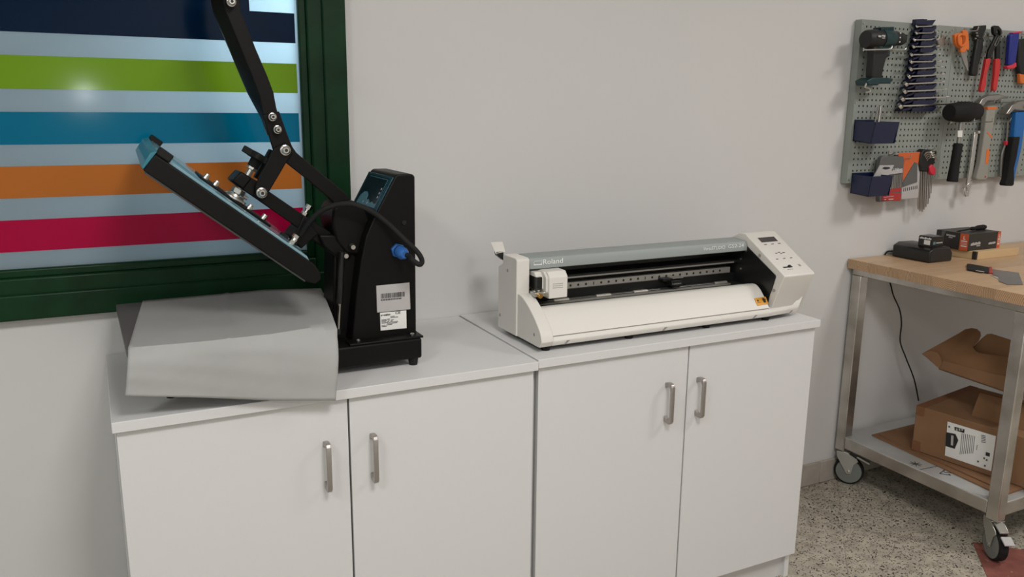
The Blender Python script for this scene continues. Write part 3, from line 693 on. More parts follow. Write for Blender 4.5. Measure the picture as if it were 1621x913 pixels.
# inner black plate next to the housing
ib = [(-.235, 1.012), (-.300, 1.009), (-.310, 1.004), (-.4255, .9425), (-.4275, .938), (-.416, .8985), (-.4105, .8855), (-.406, .860), (-.40, .845), (-.235, .845)]
obj('inner_plate', MB().prism(yz(ib, xr0-.0030), (.003, 0, 0)), 'plotter_black', vp, .0006)
for (px, py) in ((1173, 410), (1173, 425), (1181, 397)):
    c = at(px, py, x=xr0-.003); obj('plate_screw', MB().cyl(c, c-V((.002, 0, 0)), .0030, n=10), 'steel', vp)
for (px, py) in ((1203, 404), (1225.5, 459.5)):
    c = at(px, py, x=xr0-.001); obj('housing_clip', MB().cyl(c+V((.0006, 0, 0)), c-V((.0022, 0, 0)), .0042, n=12), 'plotter_seam', vp)
pA = yz([(-.4315, .8405), (-.4240, Z0+.001), (-.36, Z0), (-.36, .846), (-.4000, .846), (-.4120, .8475), (-.4245, .8470)], XP)
pB = yz([(-.4185, .8385), (-.4125, Z0+.001), (-.36, Z0), (-.36, .893), (-.4320, .880), (-.4280, .866), (-.4225, .850)], XR-.010)
cbk = MB(); cbk.add(pA+pB, [(0, 1, 2, 3, 4, 5, 6), (13, 12, 11, 10, 9, 8, 7)] + [((k+1) % 7, k, 7+k, 7+(k+1) % 7) for k in range(7)])
obj('corner_block', cbk, 'plotter_white', vp, .002, 2)
cpa, cpb = V((0, -.2935, 1.0395)), V((0, -.4555, .9465)); cdir = (cpb-cpa).normalized(); cn = V((0, cdir.z, -cdir.y))
if cn.z < 0: cn = -cn
clen = (cpb-cpa).length
def pan(u, v, n=0): return V((xr0+u*(XR-xr0), 0, 0)) + cpa + cdir*v*clen + cn*n
def prect(name, u0_, u1_, v0_, v1_, m, h=.0006): return obj(name, MB().prism([pan(u0_, v0_), pan(u1_, v0_), pan(u1_, v1_), pan(u0_, v1_)], cn*h), m, rh, smooth=False)
prect('display', .26, .80, .125, .235, 'lcd', .0008)
for u in (.27, .50, .73): prect('key_mark', u, u+.085, .285, .297, 'ink')
for (u, v) in ((.36, .50), (.47, .485), (.50, .515), (.60, .50), (.22, .63), (.45, .63), (.68, .63)): prect('key_mark', u, u+.07, v, v+.012, 'ink')
prect('slider_slot', .20, .50, .815, .840, 'ink'); obj('slider', MB().obox(pan(.40, .825, .002), fx, tuple(cdir), tuple(cn), .004, .0035, .003), 'ink', rh, .0006)
prect('key_mark', .27, .45, .875, .885, 'plotter_seam'); prect('power_key', .72, .79, .79, .835, 'plotter_seam')

# ------------------------------------------------------------------ pegboard panels on the wall
PY = -.030
PZ0, PZ1 = 1.1385, 1.683
px0 = 2.3475; px1 = at(1497, 170, y=PY).x
PWID = px1-px0
def pegpanel(x0, x1, label):
    step = .0200; hs2 = .0031
    nx = int((x1-x0-.02)/step); nz = int((PZ1-PZ0-.02)/step)
    mx_, mz_ = (x1-x0-nx*step)/2, (PZ1-PZ0-nz*step)/2
    t = thing('pegboard', ((x0+x1)/2, 0, PZ0), label, 'pegboard')
    mb = MB(); vs = {}; 
    def cell(a, b, c, d):
        mb.add([(a, PY, c), (b, PY, c), (b, PY, d), (a, PY, d)], [(0, 1, 2, 3)])
    cell(x0, x1, PZ0, PZ0+mz_); cell(x0, x1, PZ1-mz_, PZ1); cell(x0, x0+mx_, PZ0+mz_, PZ1-mz_); cell(x1-mx_, x1, PZ0+mz_, PZ1-mz_)
    for k in range(nz):
        for i in range(nx):
            a, c = x0+mx_+i*step, PZ0+mz_+k*step; b, d = a+step, c+step; cx, cz = a+step/2, c+step/2
            o = [(a, PY, c), (b, PY, c), (b, PY, d), (a, PY, d)]; h = [(cx-hs2, PY, cz-hs2), (cx+hs2, PY, cz-hs2), (cx+hs2, PY, cz+hs2), (cx-hs2, PY, cz+hs2)]
            hb_ = [(p[0], PY+.0015, p[2]) for p in h]
            mb.add(o+h+hb_, [(e, (e+1) % 4, 4+(e+1) % 4, 4+e) for e in range(4)]+[(4+e, 4+(e+1) % 4, 8+(e+1) % 4, 8+e) for e in range(4)])
    obj('perforated_sheet', mb, 'pegboard', t, smooth=False)
    fr = MB(); ring(fr, x0, x1, PZ0, PZ1, .0015, PY+.0002, -.004)
    obj('folded_edge', fr, 'pegboard', t, smooth=False)
    obj('hole_shade_sheet', MB().box(x0+.002, x1-.002, PY+.008, PY+.010, PZ0+.002, PZ1-.002), 'hole_shade', t)  # added black sheet: the shade inside the holes is put into its colour
    for a, b in ((x0+.008, PZ1-.012), (x1-.012, PZ1-.012), (x0+.008, PZ0+.012), (x1-.012, PZ0+.012), (x0+.008, (PZ0+PZ1)/2)):
        obj('screw', MB().cyl((a, PY, b), (a, PY-.002, b), .0032, n=10), 'zinc', t)
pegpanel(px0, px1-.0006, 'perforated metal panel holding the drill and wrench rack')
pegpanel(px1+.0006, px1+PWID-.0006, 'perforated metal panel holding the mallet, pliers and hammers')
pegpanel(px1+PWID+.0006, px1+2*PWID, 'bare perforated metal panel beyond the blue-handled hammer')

# ------------------------------------------------------------------ tools on the panels
def hook(px, py, ln, label, tilt=.25):
    p = at(px, py, y=PY)
    mb = MB(); mb.tube([(p.x, PY+.002, p.z), (p.x, PY-.01, p.z), (p.x, PY-ln, p.z), (p.x, PY-ln-.006, p.z+.008), (p.x, PY-ln-.007, p.z+.014)], .0019, 8)
    mb.box(p.x-.006, p.x+.006, PY-.003, PY, p.z-.008, p.z+.012)
    o = obj('pegboard_hook', mb, 'zinc'); return tag(o, label, 'hook', 'wire hooks on the pegboard')
def pp(l, y): return [at(a, b, y=y) for a, b in l]
def zp1(x0, y0, s):   # zoomed-crop reading -> photo pixel
    return lambda l: [(x0+a*s, y0+b*s) for a, b in l]

# cordless drill
zc = zp1(1340, 20, .19704)
yd = -.078
dr = thing('cordless_drill', at(1385, 100, y=-.07), 'teal and black cordless drill hanging at the corner of the pegboard', 'drill')
A, B_ = at(1370, 62, y=yd), at(1413, 61, y=yd); rr = (at(1390, 46, y=yd).z-at(1390, 77, y=yd).z)/2
obj('motor_housing', MB().lathe(A, B_, [(0, rr*.86), (.05, rr*.95), (.3, rr*.99), (.62, rr*1.0), (.8, rr*.92), (1, rr*.72)], 24), 'drill_black', dr)
obj('gear_housing', MB().lathe(A.lerp(B_, .50), A.lerp(B_, 1.02), [(0, rr*1.06), (.35, rr*1.06), (.8, rr*.94), (1, rr*.70)], 24), 'drill_teal', dr)
obj('torque_ring', MB().lathe(B_-V((.004, 0, 0)), B_+V((.022, 0, 0)), [(0, rr*.80), (.6, rr*.80), (1, rr*.68)], 20), 'drill_black', dr)
obj('chuck', MB().lathe(B_+V((.022, 0, 0)), B_+V((.058, 0, 0)), [(0, rr*.70), (.45, rr*.70), (.8, rr*.55), (1, rr*.25)], 20), 'drill_black', dr)
ridge = MB()
for k in range(7):
    c = A.lerp(B_, .42+.07*k); ridge.obox(c+V((0, 0, rr*1.0)), (1, 0, .3), (0, 1, 0), (-.3, 0, 1), .0035, .016, .005)
obj('top_ridges', ridge, 'drill_teal', dr)
gr = obj('grip', MB().prism(pp(zc([(225, 250), (345, 250), (345, 355), (325, 365), (300, 455), (290, 530), (300, 560), (215, 560), (210, 500), (220, 380)]), yd-.016), (0, .032, 0)), 'drill_black', dr, .007, 3)
obj('trigger', MB().prism(pp(zc([(330, 300), (352, 305), (350, 350), (322, 362)]), yd-.009), (0, .018, 0)), 'drill_teal', dr, .002)
obj('grip_inlay', MB().prism(pp(zc([(265, 245), (340, 240), (340, 295), (265, 290)]), yd-.0185), (0, .037, 0)), 'drill_teal', dr, .003)
obj('battery_foot', MB().prism(pp(zc([(165, 545), (215, 520), (330, 522), (378, 530), (375, 548), (350, 570), (265, 572), (255, 585), (175, 585)]), yd-.026), (0, .052, 0)), 'drill_teal', dr, .004)
tp = at(1392, 57, y=yd-rr*1.03)
dl = MB()
for (a, b, c, d) in ((0, .014, .0, .006), (.017, .024, .003, .008), (.025, .032, .001, .008), (.018, .031, -.003, -.0005)): L2(dl, tp+V((-.006, -.0012, -.004)), fx, uz, a, b, c, d)
obj('drill_print', dl, 'label_grey', dr, smooth=False)['kind'] = 'stuff'
for k in range(3): obj('torque_mark', MB().box(B_.x+.004, B_.x+.008, yd-rr*.82, yd-rr*.75, B_.z-.014+.014*k, B_.z-.010+.014*k), 'label_white', dr)
obj('belt_clip', MB().tube(pp(zc([(165, 560), (150, 600), (185, 610), (190, 635), (160, 640)]), yd-.02), .0028, 8), 'zinc', dr)
hk = MB(); h0 = at(1369, 78.5, y=PY)
hk.tube(pp(zc([(140, 298), (160, 300), (250, 297), (345, 293), (368, 272)]), yd-.030), .0024, 8).lathe(at(1367, 76, y=yd-.03), at(1367, 81, y=yd-.03), [(0, .0022), (1, .0022)], 8)
hk.tube([at(1412, 73.5, y=yd-.030), at(1414, 77, y=-.06), at(1416, 78, y=PY+.002)], .0024, 8)
hk.tube([at(1369, 78.6, y=yd-.030), at(1368, 78, y=-.06), at(1368, 77, y=PY+.002)], .0024, 8)
hk.tube(pp(zc([(345, 296), (455, 300), (478, 285)]), yd+.004), .0022, 8)
tag(obj('tool_holder', hk, 'zinc'), 'bent wire holder carrying the cordless drill', 'tool holder')

# wrench rack with twelve combination wrenches
zr_ = zp1(1340, 20, .19704)
rk = thing('wrench_rack', at(1465, 170, y=PY), 'navy plastic rack of stepped slots for combination wrenches', 'tool rack')
ry = -.040
obj('back_strip', MB().prism(pp(zr_([(565, 52), (650, 52), (560, 782), (440, 782)]), ry+.004), (0, .006, 0)), 'navy_plastic', rk)
obj('top_tab', MB().prism(pp(zr_([(565, 52), (625, 50), (630, 62), (720, 58), (690, 100), (560, 98)]), ry-.012), (0, .018, 0)), 'navy_plastic', rk, .001)
ringc = [(565, 112), (562, 165), (546, 219), (538, 274), (522, 338), (520, 395), (516, 453), (503, 512), (478, 573), (468, 632), (450, 692), (433, 750)]
rend = [725, 727, 730, 735, 742, 748, 762, 768, 772, 790, 800, 805]
slx = [620, 612, 605, 600, 592, 586, 577, 568, 560, 552, 542, 534]
sizes = ['smallest', 'second smallest', 'third smallest', 'fourth smallest', 'fifth smallest', 'sixth smallest', 'sixth largest', 'fifth largest', 'fourth largest', 'third largest', 'second largest', 'largest']
for k in range(12):
    cx_, cy_ = ringc[k]; sx0 = slx[k]; yy = ry-.030
    ty = cy_ + 4
    # slot: upper lip to the right, lower tab to the left
    obj('slot', MB().prism(pp(zr_([(sx0, ty+8), (700, ty+6), (722, ty-14), (722, ty+14), (690, ty+40), (sx0-10, ty+40)]), yy), (0, .036, 0)), 'navy_plastic', rk, .0008)
    obj('slot_tab', MB().prism(pp(zr_([(cx_+22, ty+20), (cx_+60, ty+8), (sx0-6, ty-12), (sx0-4, ty+14), (sx0-30, ty+30), (cx_+12, ty+40)]), yy+.001), (0, .034, 0)), 'navy_plastic', rk, .0008)
    c = at(*zr_([(cx_, cy_)])[0], y=yy-.012); e = at(*zr_([(rend[k], ty-2+(-16 if k > 5 else -4))])[0], y=yy+.014)
    r = .0052 + .00058*k
    ax = V((.35, -.62, .55)).normalized()
    mb = MB()
    n = 16; xx = ax.orthogonal().normalized(); yv = ax.cross(xx); vs = []; fs = []
    for i in range(n):
        g = 2*math.pi*i/n; dv = xx*math.cos(g)+yv*math.sin(g)
        for (ro, hh) in ((r, -1), (r, 1), (r*.58, 1), (r*.58, -1)): vs.append(c+dv*ro+ax*hh*(.0022+.0002*k))
    for i in range(n):
        for s in range(4): fs.append((i*4+s, ((i+1) % n)*4+s, ((i+1) % n)*4+(s+1) % 4, i*4+(s+1) % 4))
    mb.add(vs, fs)
    sdv = (e-c).normalized(); up_ = V((0, 0, 1)); sde = sdv.cross(up_).normalized(); upp = sde.cross(sdv)
    mb.obox((c+sdv*r*.8+e)/2, sdv, sde, upp, (e-c).length/2-r*.5, .0030+.0002*k, .0018+.00008*k)
    for sg in (-1, 1):
        mb.prism([e+sde*sg*r*.25-sdv*r*.9, e+sde*sg*r*.95-sdv*r*.2, e+sde*sg*r*.95+sdv*r*.9, e+sde*sg*r*.45+sdv*r*.8, e+sde*sg*r*.42], upp*.004)
    tag(obj('combination_wrench', mb, 'chrome', bevel=.0006), 'steel combination wrench in the navy rack, %s of twelve' % sizes[k], 'wrench', 'combination wrenches in the navy rack')

# blue bins
def bin_(ptl, label):
    """ptl: photo pixels of back-top-left, front-top-left, front-top-right, front-bottom-left, back-bottom-left"""
    bt, ftl, ftr, fbl, bbl = ptl
    p = at(*bt, y=PY); xl = p.x; f = at(*ftl, x=xl); yf = f.y; xr = at(*ftr, y=yf).x
    zt, zb = (p.z+f.z)/2, at(*bbl, y=PY).z
    fb = at(*fbl, x=xl+.006)
    b = thing('storage_bin', (xl, PY, zb), label, 'bin', 'blue bins hung on the pegboard'); th = .0022
    y1 = PY-.001; bot = fb.y
    def side(x_): return MB().prism([(x_, y1, zt), (x_, yf, zt), (x_, bot, fb.z), (x_, y1, zb)], (th, 0, 0))
    obj('side_wall', side(xl), 'bin_blue', b, .0006); obj('side_wall', side(xr-th), 'bin_blue', b, .0006)
    obj('front_wall', MB().prism([(xl, yf, zt), (xr, yf, zt), (xr-.010, bot, fb.z), (xl, bot, fb.z)], (0, th, 0)), 'bin_blue', b, .0006)
    obj('back_wall', MB().box(xl, xr, y1-th, y1, zb, zt+.006), 'bin_blue', b)
    obj('bottom', MB().prism([(xl, y1, zb), (xr-.010, y1, zb), (xr-.010, bot, fb.z), (xl, bot, fb.z)], (0, 0, th)), 'bin_blue', b)
    return xl, xr, yf, zt, zb
zq = zp1(1340, 160, .19704)
b1 = bin_(zq([(62, 166), (235, 164), (427, 184), (205, 343), (52, 320)]), 'blue plastic bin holding a steel rod, under the cordless drill')
b2 = bin_(zq([(42, 586), (205, 610), (375, 612), (182, 768), (42, 738)]), 'blue plastic bin beside the red and grey drill bit case')
r1 = at(1394, 168, y=-.055); tag(obj('metal_rod', MB().tube([(r1.x, r1.y, r1.z), (r1.x-.002, r1.y-.002, r1.z-.03), (r1.x-.012, r1.y-.004, b1[4]+.012)], .005, 10).tube([(r1.x-.004, r1.y+.004, r1.z-.002), (r1.x-.012, r1.y+.003, r1.z-.03), (r1.x-.026, r1.y, b1[4]+.012)], .003, 8), 'tool_steel'), 'bent steel rod sticking up out of a blue bin', 'rod')

# drill bit cases
ycs = -.062
c1 = thing('drill_bit_case', at(1410, 320, y=ycs), 'grey and red case of metal drill bits hanging on the pegboard', 'bit case')
obj('card', MB().prism(pp(zq([(265, 520), (282, 455), (300, 440), (460, 445), (466, 470), (442, 790), (265, 812)]), ycs), (0, .018, 0)), 'case_grey', c1, .003)
obj('red_base', MB().prism(pp(zq([(285, 800), (290, 760), (340, 735), (440, 740), (438, 792), (430, 800)]), ycs-.002), (0, .020, 0)), 'case_red', c1, .0015)
obj('red_band', MB().prism(pp(zq([(350, 700), (440, 692), (438, 726), (345, 735)]), ycs-.001), (0, .003, 0)), 'case_red', c1)
obj('paper_sleeve', MB().prism(pp(zq([(215, 615), (270, 515), (382, 514), (362, 560), (450, 540), (452, 575), (345, 590), (300, 612)]), ycs-.005), (0, .003, 0)), 'label_grey', c1)
text('sleeve_lettering', 'LINE', c1, at(*zq([(375, 562)])[0], y=ycs-.0056), fx, uz, .010, 'label_white', .028)
obj('sleeve_emblem', MB().prism(smooth2(pp(zq([(288, 540), (305, 529), (345, 532), (345, 542), (310, 549)]), ycs-.0052), 3), (0, -.0008, 0)), 'ink', c1)
for k in range(7):
    q0, q1 = at(*zq([(358+k*13, 600-k*3)])[0], y=ycs-.003), at(*zq([(352+k*13, 705-k*2)])[0], y=ycs-.003)
    obj('drill_bit', MB().cyl(q0, q1, .0013+.0002*(6-k), n=8), 'steel', c1)
cl = MB(); q0 = at(*zq([(305, 793)])[0], y=ycs-.0022)
for a, b in ((0, .003), (.0036, .0068), (.0215, .030), (.031, .045)): L2(cl, q0, fx, (.0, 0, 1), a, b, 0, .0022)
L2(cl, q0, (1, 0, .06), uz, -.004, .046, .0085, .0095)
obj('case_print', cl, 'label_white', c1, smooth=False)['kind'] = 'stuff'
c2 = thing('screwdriver_bit_case', at(1440, 315, y=ycs+.012), 'orange and grey case of bits hanging beside the hex keys', 'bit case')
y2 = ycs+.010
obj('card', MB().prism(pp(zq([(445, 470), (412, 430), (430, 418), (590, 408), (600, 440), (578, 780), (440, 790)]), y2), (0, .016, 0)), 'label_grey', c2, .002)
obj('orange_cover', MB().prism(pp(zq([(445, 470), (412, 430), (430, 418), (590, 408), (600, 440), (592, 520), (570, 500), (540, 490), (520, 530), (455, 640)]), y2-.002), (0, .003, 0)), 'case_orange', c2)
obj('grey_insert', MB().prism(pp(zq([(520, 540), (550, 490), (570, 500), (568, 650), (520, 665), (455, 690), (456, 650)]), y2-.003), (0, .003, 0)), 'case_grey', c2)
slm = MB()
for k in range(8):
    q0 = at(*zq([(462+k*15, 712-k*3)])[0], y=y2-.001); slm.box(q0.x-.0012, q0.x+.0012, y2-.001, y2+.002, q0.z-.006, q0.z+.006)
obj('slots', slm, 'ink', c2, smooth=False)
# hex keys in a holder
hx = thing('hex_key_set', at(1470, 300, y=-.06), 'set of long hex keys in a black and red holder', 'hex keys')
yh = -.060
obj('holder', MB().prism(pp(zq([(600, 420), (625, 385), (730, 405), (725, 440), (705, 500), (690, 570), (600, 565), (590, 500)]), yh), (0, .026, 0)), 'drill_black', hx, .004)
obj('red_clip', MB().prism(pp(zq([(668, 530), (690, 506), (720, 540), (718, 585), (700, 598), (675, 575)]), yh-.006), (0, .02, 0)), 'handle_pink', hx, .003)
ends = [(575, 870, 582), (590, 885, 600), (607, 890, 618), (622, 870, 636), (638, 850, 652), (655, 825, 664), (668, 780, 676), (680, 740, 690)]
for k, (xe_, ye_, xt_) in enumerate(ends):
    q0, q1 = at(*zq([(xt_, 560)])[0], y=yh+.012-.003*(k % 2)), at(*zq([(xe_, ye_)])[0], y=yh+.012-.003*(k % 2))
    obj('hex_key', MB().lathe(q0, q1, [(0, .0042-.0004*k), (.93, .0042-.0004*k), (1, .002)], 6), 'tool_steel', hx)
for k in range(4):
    q0 = at(*zq([(640+k*8, 415+k*14)])[0], y=yh-.004); obj('key_bend', MB().tube([q0+V((-.004, .004, -.01)), q0, q0+V((.010, -.010, .002)), q0+V((.024+.002*k, -.014, -.002*k))], .0030-.0004*k, 6), 'tool_steel', hx)
for (a, b, ln, w_) in ((1424, 250, .040, 'through the top of the grey and red bit case'), (1457, 250, .034, 'through the top of the orange bit case'), (1408, 244, .012, 'sticking up above the grey and red bit case'), (1465, 236, .03, 'carrying the hex key holder')): hook(a, b, ln, 'zinc wire hook '+w_)

# orange-handled cutters
zs = zp1(1480, 20, .17516)
ct = thing('side_cutters', at(1523, 110, y=-.055), 'small steel cutters with orange handle loops', 'pliers')
for l, y_ in (([(180, 200), (215, 185), (245, 190), (250, 300), (235, 320), (195, 290)], -.07), ([(255, 165), (285, 155), (305, 190), (312, 320), (300, 340), (285, 335), (275, 360), (240, 362), (235, 320), (258, 300)], -.06)):
    obj('handle', MB().prism(spline(pp(zs(l+l[:1]), y_), 3)[:-1], (0, .012, 0)), 'plier_orange', ct, .003)
lc = [at(*p, y=-.074) for p in zs([(245, 195), (275, 215), (272, 275), (245, 300), (215, 280), (212, 215), (245, 195)])]
obj('finger_loop', MB().tube(lc, .0042, 8), 'plier_orange', ct)
obj('jaw', MB().prism(pp(zs([(235, 360), (262, 360), (285, 440), (305, 520), (296, 528), (262, 450)]), -.062), (0, .006, 0)), 'tool_steel', ct, .001)
obj('jaw', MB().prism(pp(zs([(258, 362), (285, 365), (300, 460), (304, 520), (290, 500)]), -.056), (0, .006, 0)), 'tool_steel', ct, .001)
hook(1527, 50, .045, 'zinc wire hook behind the orange-handled cutters')
# black slip tool
bk = thing('adjustable_pliers', at(1548, 118, y=-.05), 'black pliers with long flat handle beside the red water-pump pliers', 'pliers')
obj('head', MB().prism(pp(zs([(395, 118), (468, 112), (466, 150), (440, 200), (425, 240), (390, 235), (378, 200)]), -.062), (0, .022, 0)), 'drill_black', bk, .003)
obj('handle', MB().prism(pp(zs([(388, 232), (420, 238), (388, 560), (378, 572), (340, 570), (336, 550)]), -.060), (0, .016, 0)), 'drill_black', bk, .004)
obj('second_handle', MB().prism(pp(zs([(412, 235), (440, 205), (438, 320), (400, 470), (395, 400)]), -.050), (0, .012, 0)), 'drill_black', bk, .003)
for (a, b) in ((365, 235), (380, 210), (375, 185)):
    p = at(*zs([(a, b)])[0], y=-.064); obj('rivet', MB().lathe(p, p+V((0, -.004, 0)), [(0, .004), (1, .0025)], 12), 'tool_steel', bk)
hook(1543, 60, .032, 'zinc wire hook behind the black pliers')
# red water pump pliers
wp = thing('water_pump_pliers', at(1570, 140, y=-.06), 'black water-pump pliers with long red handles', 'pliers')
obj('upper_jaw', MB().prism(pp(zs([(530, 130), (545, 115), (580, 120), (605, 150), (608, 190), (592, 210), (590, 170), (570, 150), (558, 180), (535, 190)]), -.070), (0, .012, 0)), 'tool_dark', wp, .002)
obj('lower_jaw', MB().prism(pp(zs([(530, 150), (550, 140), (568, 190), (560, 215), (538, 195)]), -.064), (0, .012, 0)), 'tool_dark', wp, .002)
obj('slotted_arm', MB().prism(pp(zs([(600, 195), (598, 240), (560, 300), (515, 380), (505, 425), (475, 420), (490, 340), (540, 240), (560, 195)]), -.066), (0, .010, 0)), 'tool_dark', wp, .002)
sl_ = MB().tube([at(*p, y=-.0672) for p in zs([(590, 215), (565, 285), (545, 300), (545, 280), (580, 212), (590, 215)])], .0012, 6); obj('slot_rim', sl_, 'tool_steel', wp)
obj('straight_arm', MB().prism(pp(zs([(560, 265), (592, 240), (592, 425), (555, 425)]), -.056), (0, .010, 0)), 'tool_dark', wp, .002)
obj('red_handle', MB().prism(spline(pp(zs([(470, 418), (508, 422), (470, 560), (465, 640), (445, 712), (425, 715), (418, 695), (445, 560), (470, 418)]), -.068), 3)[:-1], (0, .014, 0)), 'plier_red', wp, .004)
obj('red_handle', MB().prism(spline(pp(zs([(552, 420), (592, 420), (590, 520), (570, 640), (560, 700), (540, 706), (530, 690), (545, 560), (552, 420)]), -.060), 3)[:-1], (0, .014, 0)), 'plier_red', wp, .004)
hook(1566, 58, .045, 'zinc wire hook behind the red water-pump pliers')
# blue handled snips
bs = thing('blue_snips', at(1603, 108, y=-.06), 'blue tool handle with pink-red ends', 'hand tool')
obj('grip', MB().prism(pp(zs([(690, 200), (715, 180), (770, 178), (765, 240), (735, 450), (705, 475), (670, 480), (675, 400)]), -.072), (0, .02, 0)), 'handle_blue', bs, .006, 3)
obj('grip_end', MB().prism(pp(zs([(655, 485), (700, 468), (740, 445), (742, 490), (715, 508), (665, 510)]), -.073), (0, .021, 0)), 'handle_pink', bs, .004)
obj('grip_top', MB().prism(pp(zs([(705, 180), (775, 168), (800, 175), (770, 188), (712, 192)]), -.071), (0, .018, 0)), 'handle_pink', bs, .002)
et = thing('dark_piece', at(1622, 132, y=-.06), 'dark piece with an orange tip beside the blue tool handle', 'hand tool')  # dark block with an orange end, its nature unclear
obj('handle', MB().prism(pp([(1614, 62), (1634, 60), (1633, 112), (1629, 120), (1616, 118), (1612, 100)], -.058), (0, .018, 0)), 'drill_black', et, .005, 3)
obj('orange_tip', MB().prism(pp([(1615, 116), (1631, 118), (1630, 134), (1616, 132)], -.057), (0, .016, 0)), 'plier_orange', et, .004)
hook(1630, 60, .03, 'zinc wire hook behind the dark piece with an orange tip')
hook(1618, 54, .045, 'zinc wire hook behind the blue tool handle')

# rubber mallet
zm = zp1(1480, 140, .1972)
ml = thing('rubber_mallet', at(1508, 288, y=-.07), 'black rubber mallet with steel shaft and black grip', 'mallet')
ym = -.100
ma, mb2 = at(*zm([(112, 190)])[0], y=ym-.006), at(*zm([(340, 186)])[0], y=ym+.006); mr_ = (at(1525, 160, y=ym).z-at(1525, 193, y=ym).z)/2
obj('head', MB().lathe(ma, mb2, [(0, mr_*.70), (.05, mr_*.84), (.30, mr_*.93), (.34, mr_*1.0), (.66, mr_*1.0), (.70, mr_*.93), (.95, mr_*.84), (1, mr_*.70)], 28), 'black_rubber', ml)
s0, s1 = at(*zm([(212, 250)])[0], y=ym), at(*zm([(188, 450)])[0], y=ym)
obj('shaft', MB().cyl(s0, s1, .0075), 'tool_steel', ml)
obj('price_tag', MB().prism(pp(zm([(185, 338), (222, 336), (220, 390), (183, 390)]), ym-.009), (0, .001, 0)), 'label_white', ml)
g0, g1 = at(*zm([(188, 440)])[0], y=ym), at(*zm([(138, 748)])[0], y=ym)
obj('grip', MB().lathe(g0, g1, [(0, .0145), (.02, .016), (.5, .0165), (.93, .019), (.97, .020), (1, .018)], 18), 'black_rubber', ml)
for px, py, w_ in ((1505, 192, 'under the outer end of the rubber mallet head'), (1534, 192, 'between the mallet shaft and the long chrome wrench')): hook(px, py, .085, 'zinc wire hook '+w_)
# long combination wrench
cw = MB(); yw_ = -.052
w0, w1 = at(*zm([(335, 350)])[0], y=yw_), at(*zm([(255, 830)])[0], y=yw_)
cw.prism(pp(zm([(322, 350), (350, 348), (322, 560), (300, 720), (268, 790), (258, 780), (288, 600)]), yw_), (0, .008, 0))
cw.prism(pp(zm([(262, 770), (300, 735), (304, 765), (280, 810), (272, 865), (248, 868), (236, 830), (240, 800), (255, 800), (256, 825), (264, 825)]), yw_-.002), (0, .010, 0))
cw.lathe(w0+V((0, 0, 0)), w0+V((0, -.012, 0)), [(0, .0065), (1, .0065)], 16)
tag(obj('open_end_wrench', cw, 'chrome', bevel=.0016), 'long chrome combination wrench beside the grey-handled hammer', 'wrench')
hook(1548, 207, .025, 'zinc wire hook carrying the long chrome wrench')
# grey hammer
hm = thing('claw_hammer', at(1560, 284, y=-.06), 'claw hammer with grey handle and orange flashes', 'hammer')
yg = -.066
obj('handle', MB().prism(pp(zm([(425, 140), (498, 140), (470, 330), (445, 480), (430, 680), (428, 725), (405, 740), (345, 738), (335, 725), (370, 600), (400, 380)]), yg), (0, .024, 0)), 'hammer_grey', hm, .006, 3)
obj('orange_band', MB().prism(pp(zm([(424, 148), (498, 146), (496, 166), (423, 168)]), yg-.001), (0, .026, 0)), 'plier_orange', hm)
obj('orange_flash', MB().prism(pp(zm([(416, 488), (436, 484), (440, 520), (428, 605), (404, 604), (410, 540)]), yg-.0008), (0, .002, 0)), 'plier_orange', hm)
obj('orange_streak', MB().prism(pp(zm([(415, 352), (430, 350), (462, 388), (455, 398), (440, 380)]), yg-.0008), (0, .002, 0)), 'plier_orange', hm)
hd = at(*zm([(404, 708)])[0], y=yg); obj('hang_hole', MB().cyl(hd, hd+V((0, -.0008, 0)), .0035, n=12), 'case_red', hm)
obj('head', MB().prism(pp(zm([(350, 140), (380, 85), (430, 55), (520, 46), (560, 60), (595, 62), (592, 78), (540, 80), (500, 95), (425, 100), (400, 130), (372, 160)]), yg+.002), (0, .022, 0)), 'tool_steel', hm, .005, 3)
hook(1552, 162, .05, 'zinc wire hook under the face of the grey-handled hammer'); hook(1585, 162, .05, 'zinc wire hook under the claw of the grey-handled hammer')
# slim steel pliers
sp_ = thing('slim_pliers', at(1590, 285, y=-.05), 'slim steel tool with a red dot, hanging between two hammers', 'hand tool')
obj('shank', MB().tube(pp(zm([(585, 258), (578, 400), (565, 450), (540, 520), (530, 620), (528, 705)]), -.05), .0035, 8), 'tool_steel', sp_)
obj('blade', MB().prism(pp(zm([(560, 440), (590, 430), (600, 500), (580, 640), (552, 735), (540, 705), (545, 540)]), -.046), (0, .006, 0)), 'case_grey', sp_, .001)
obj('red_stop', MB().prism(pp(zm([(568, 424), (600, 420), (600, 452), (570, 456)]), -.056), (0, .010, 0)), 'handle_pink', sp_, .001)
obj('tip', MB().tube(pp(zm([(528, 705), (545, 725), (552, 738)]), -.05), .003, 8), 'tool_steel', sp_)
hook(1585, 192, .03, 'zinc wire hook carrying the slim steel tool')
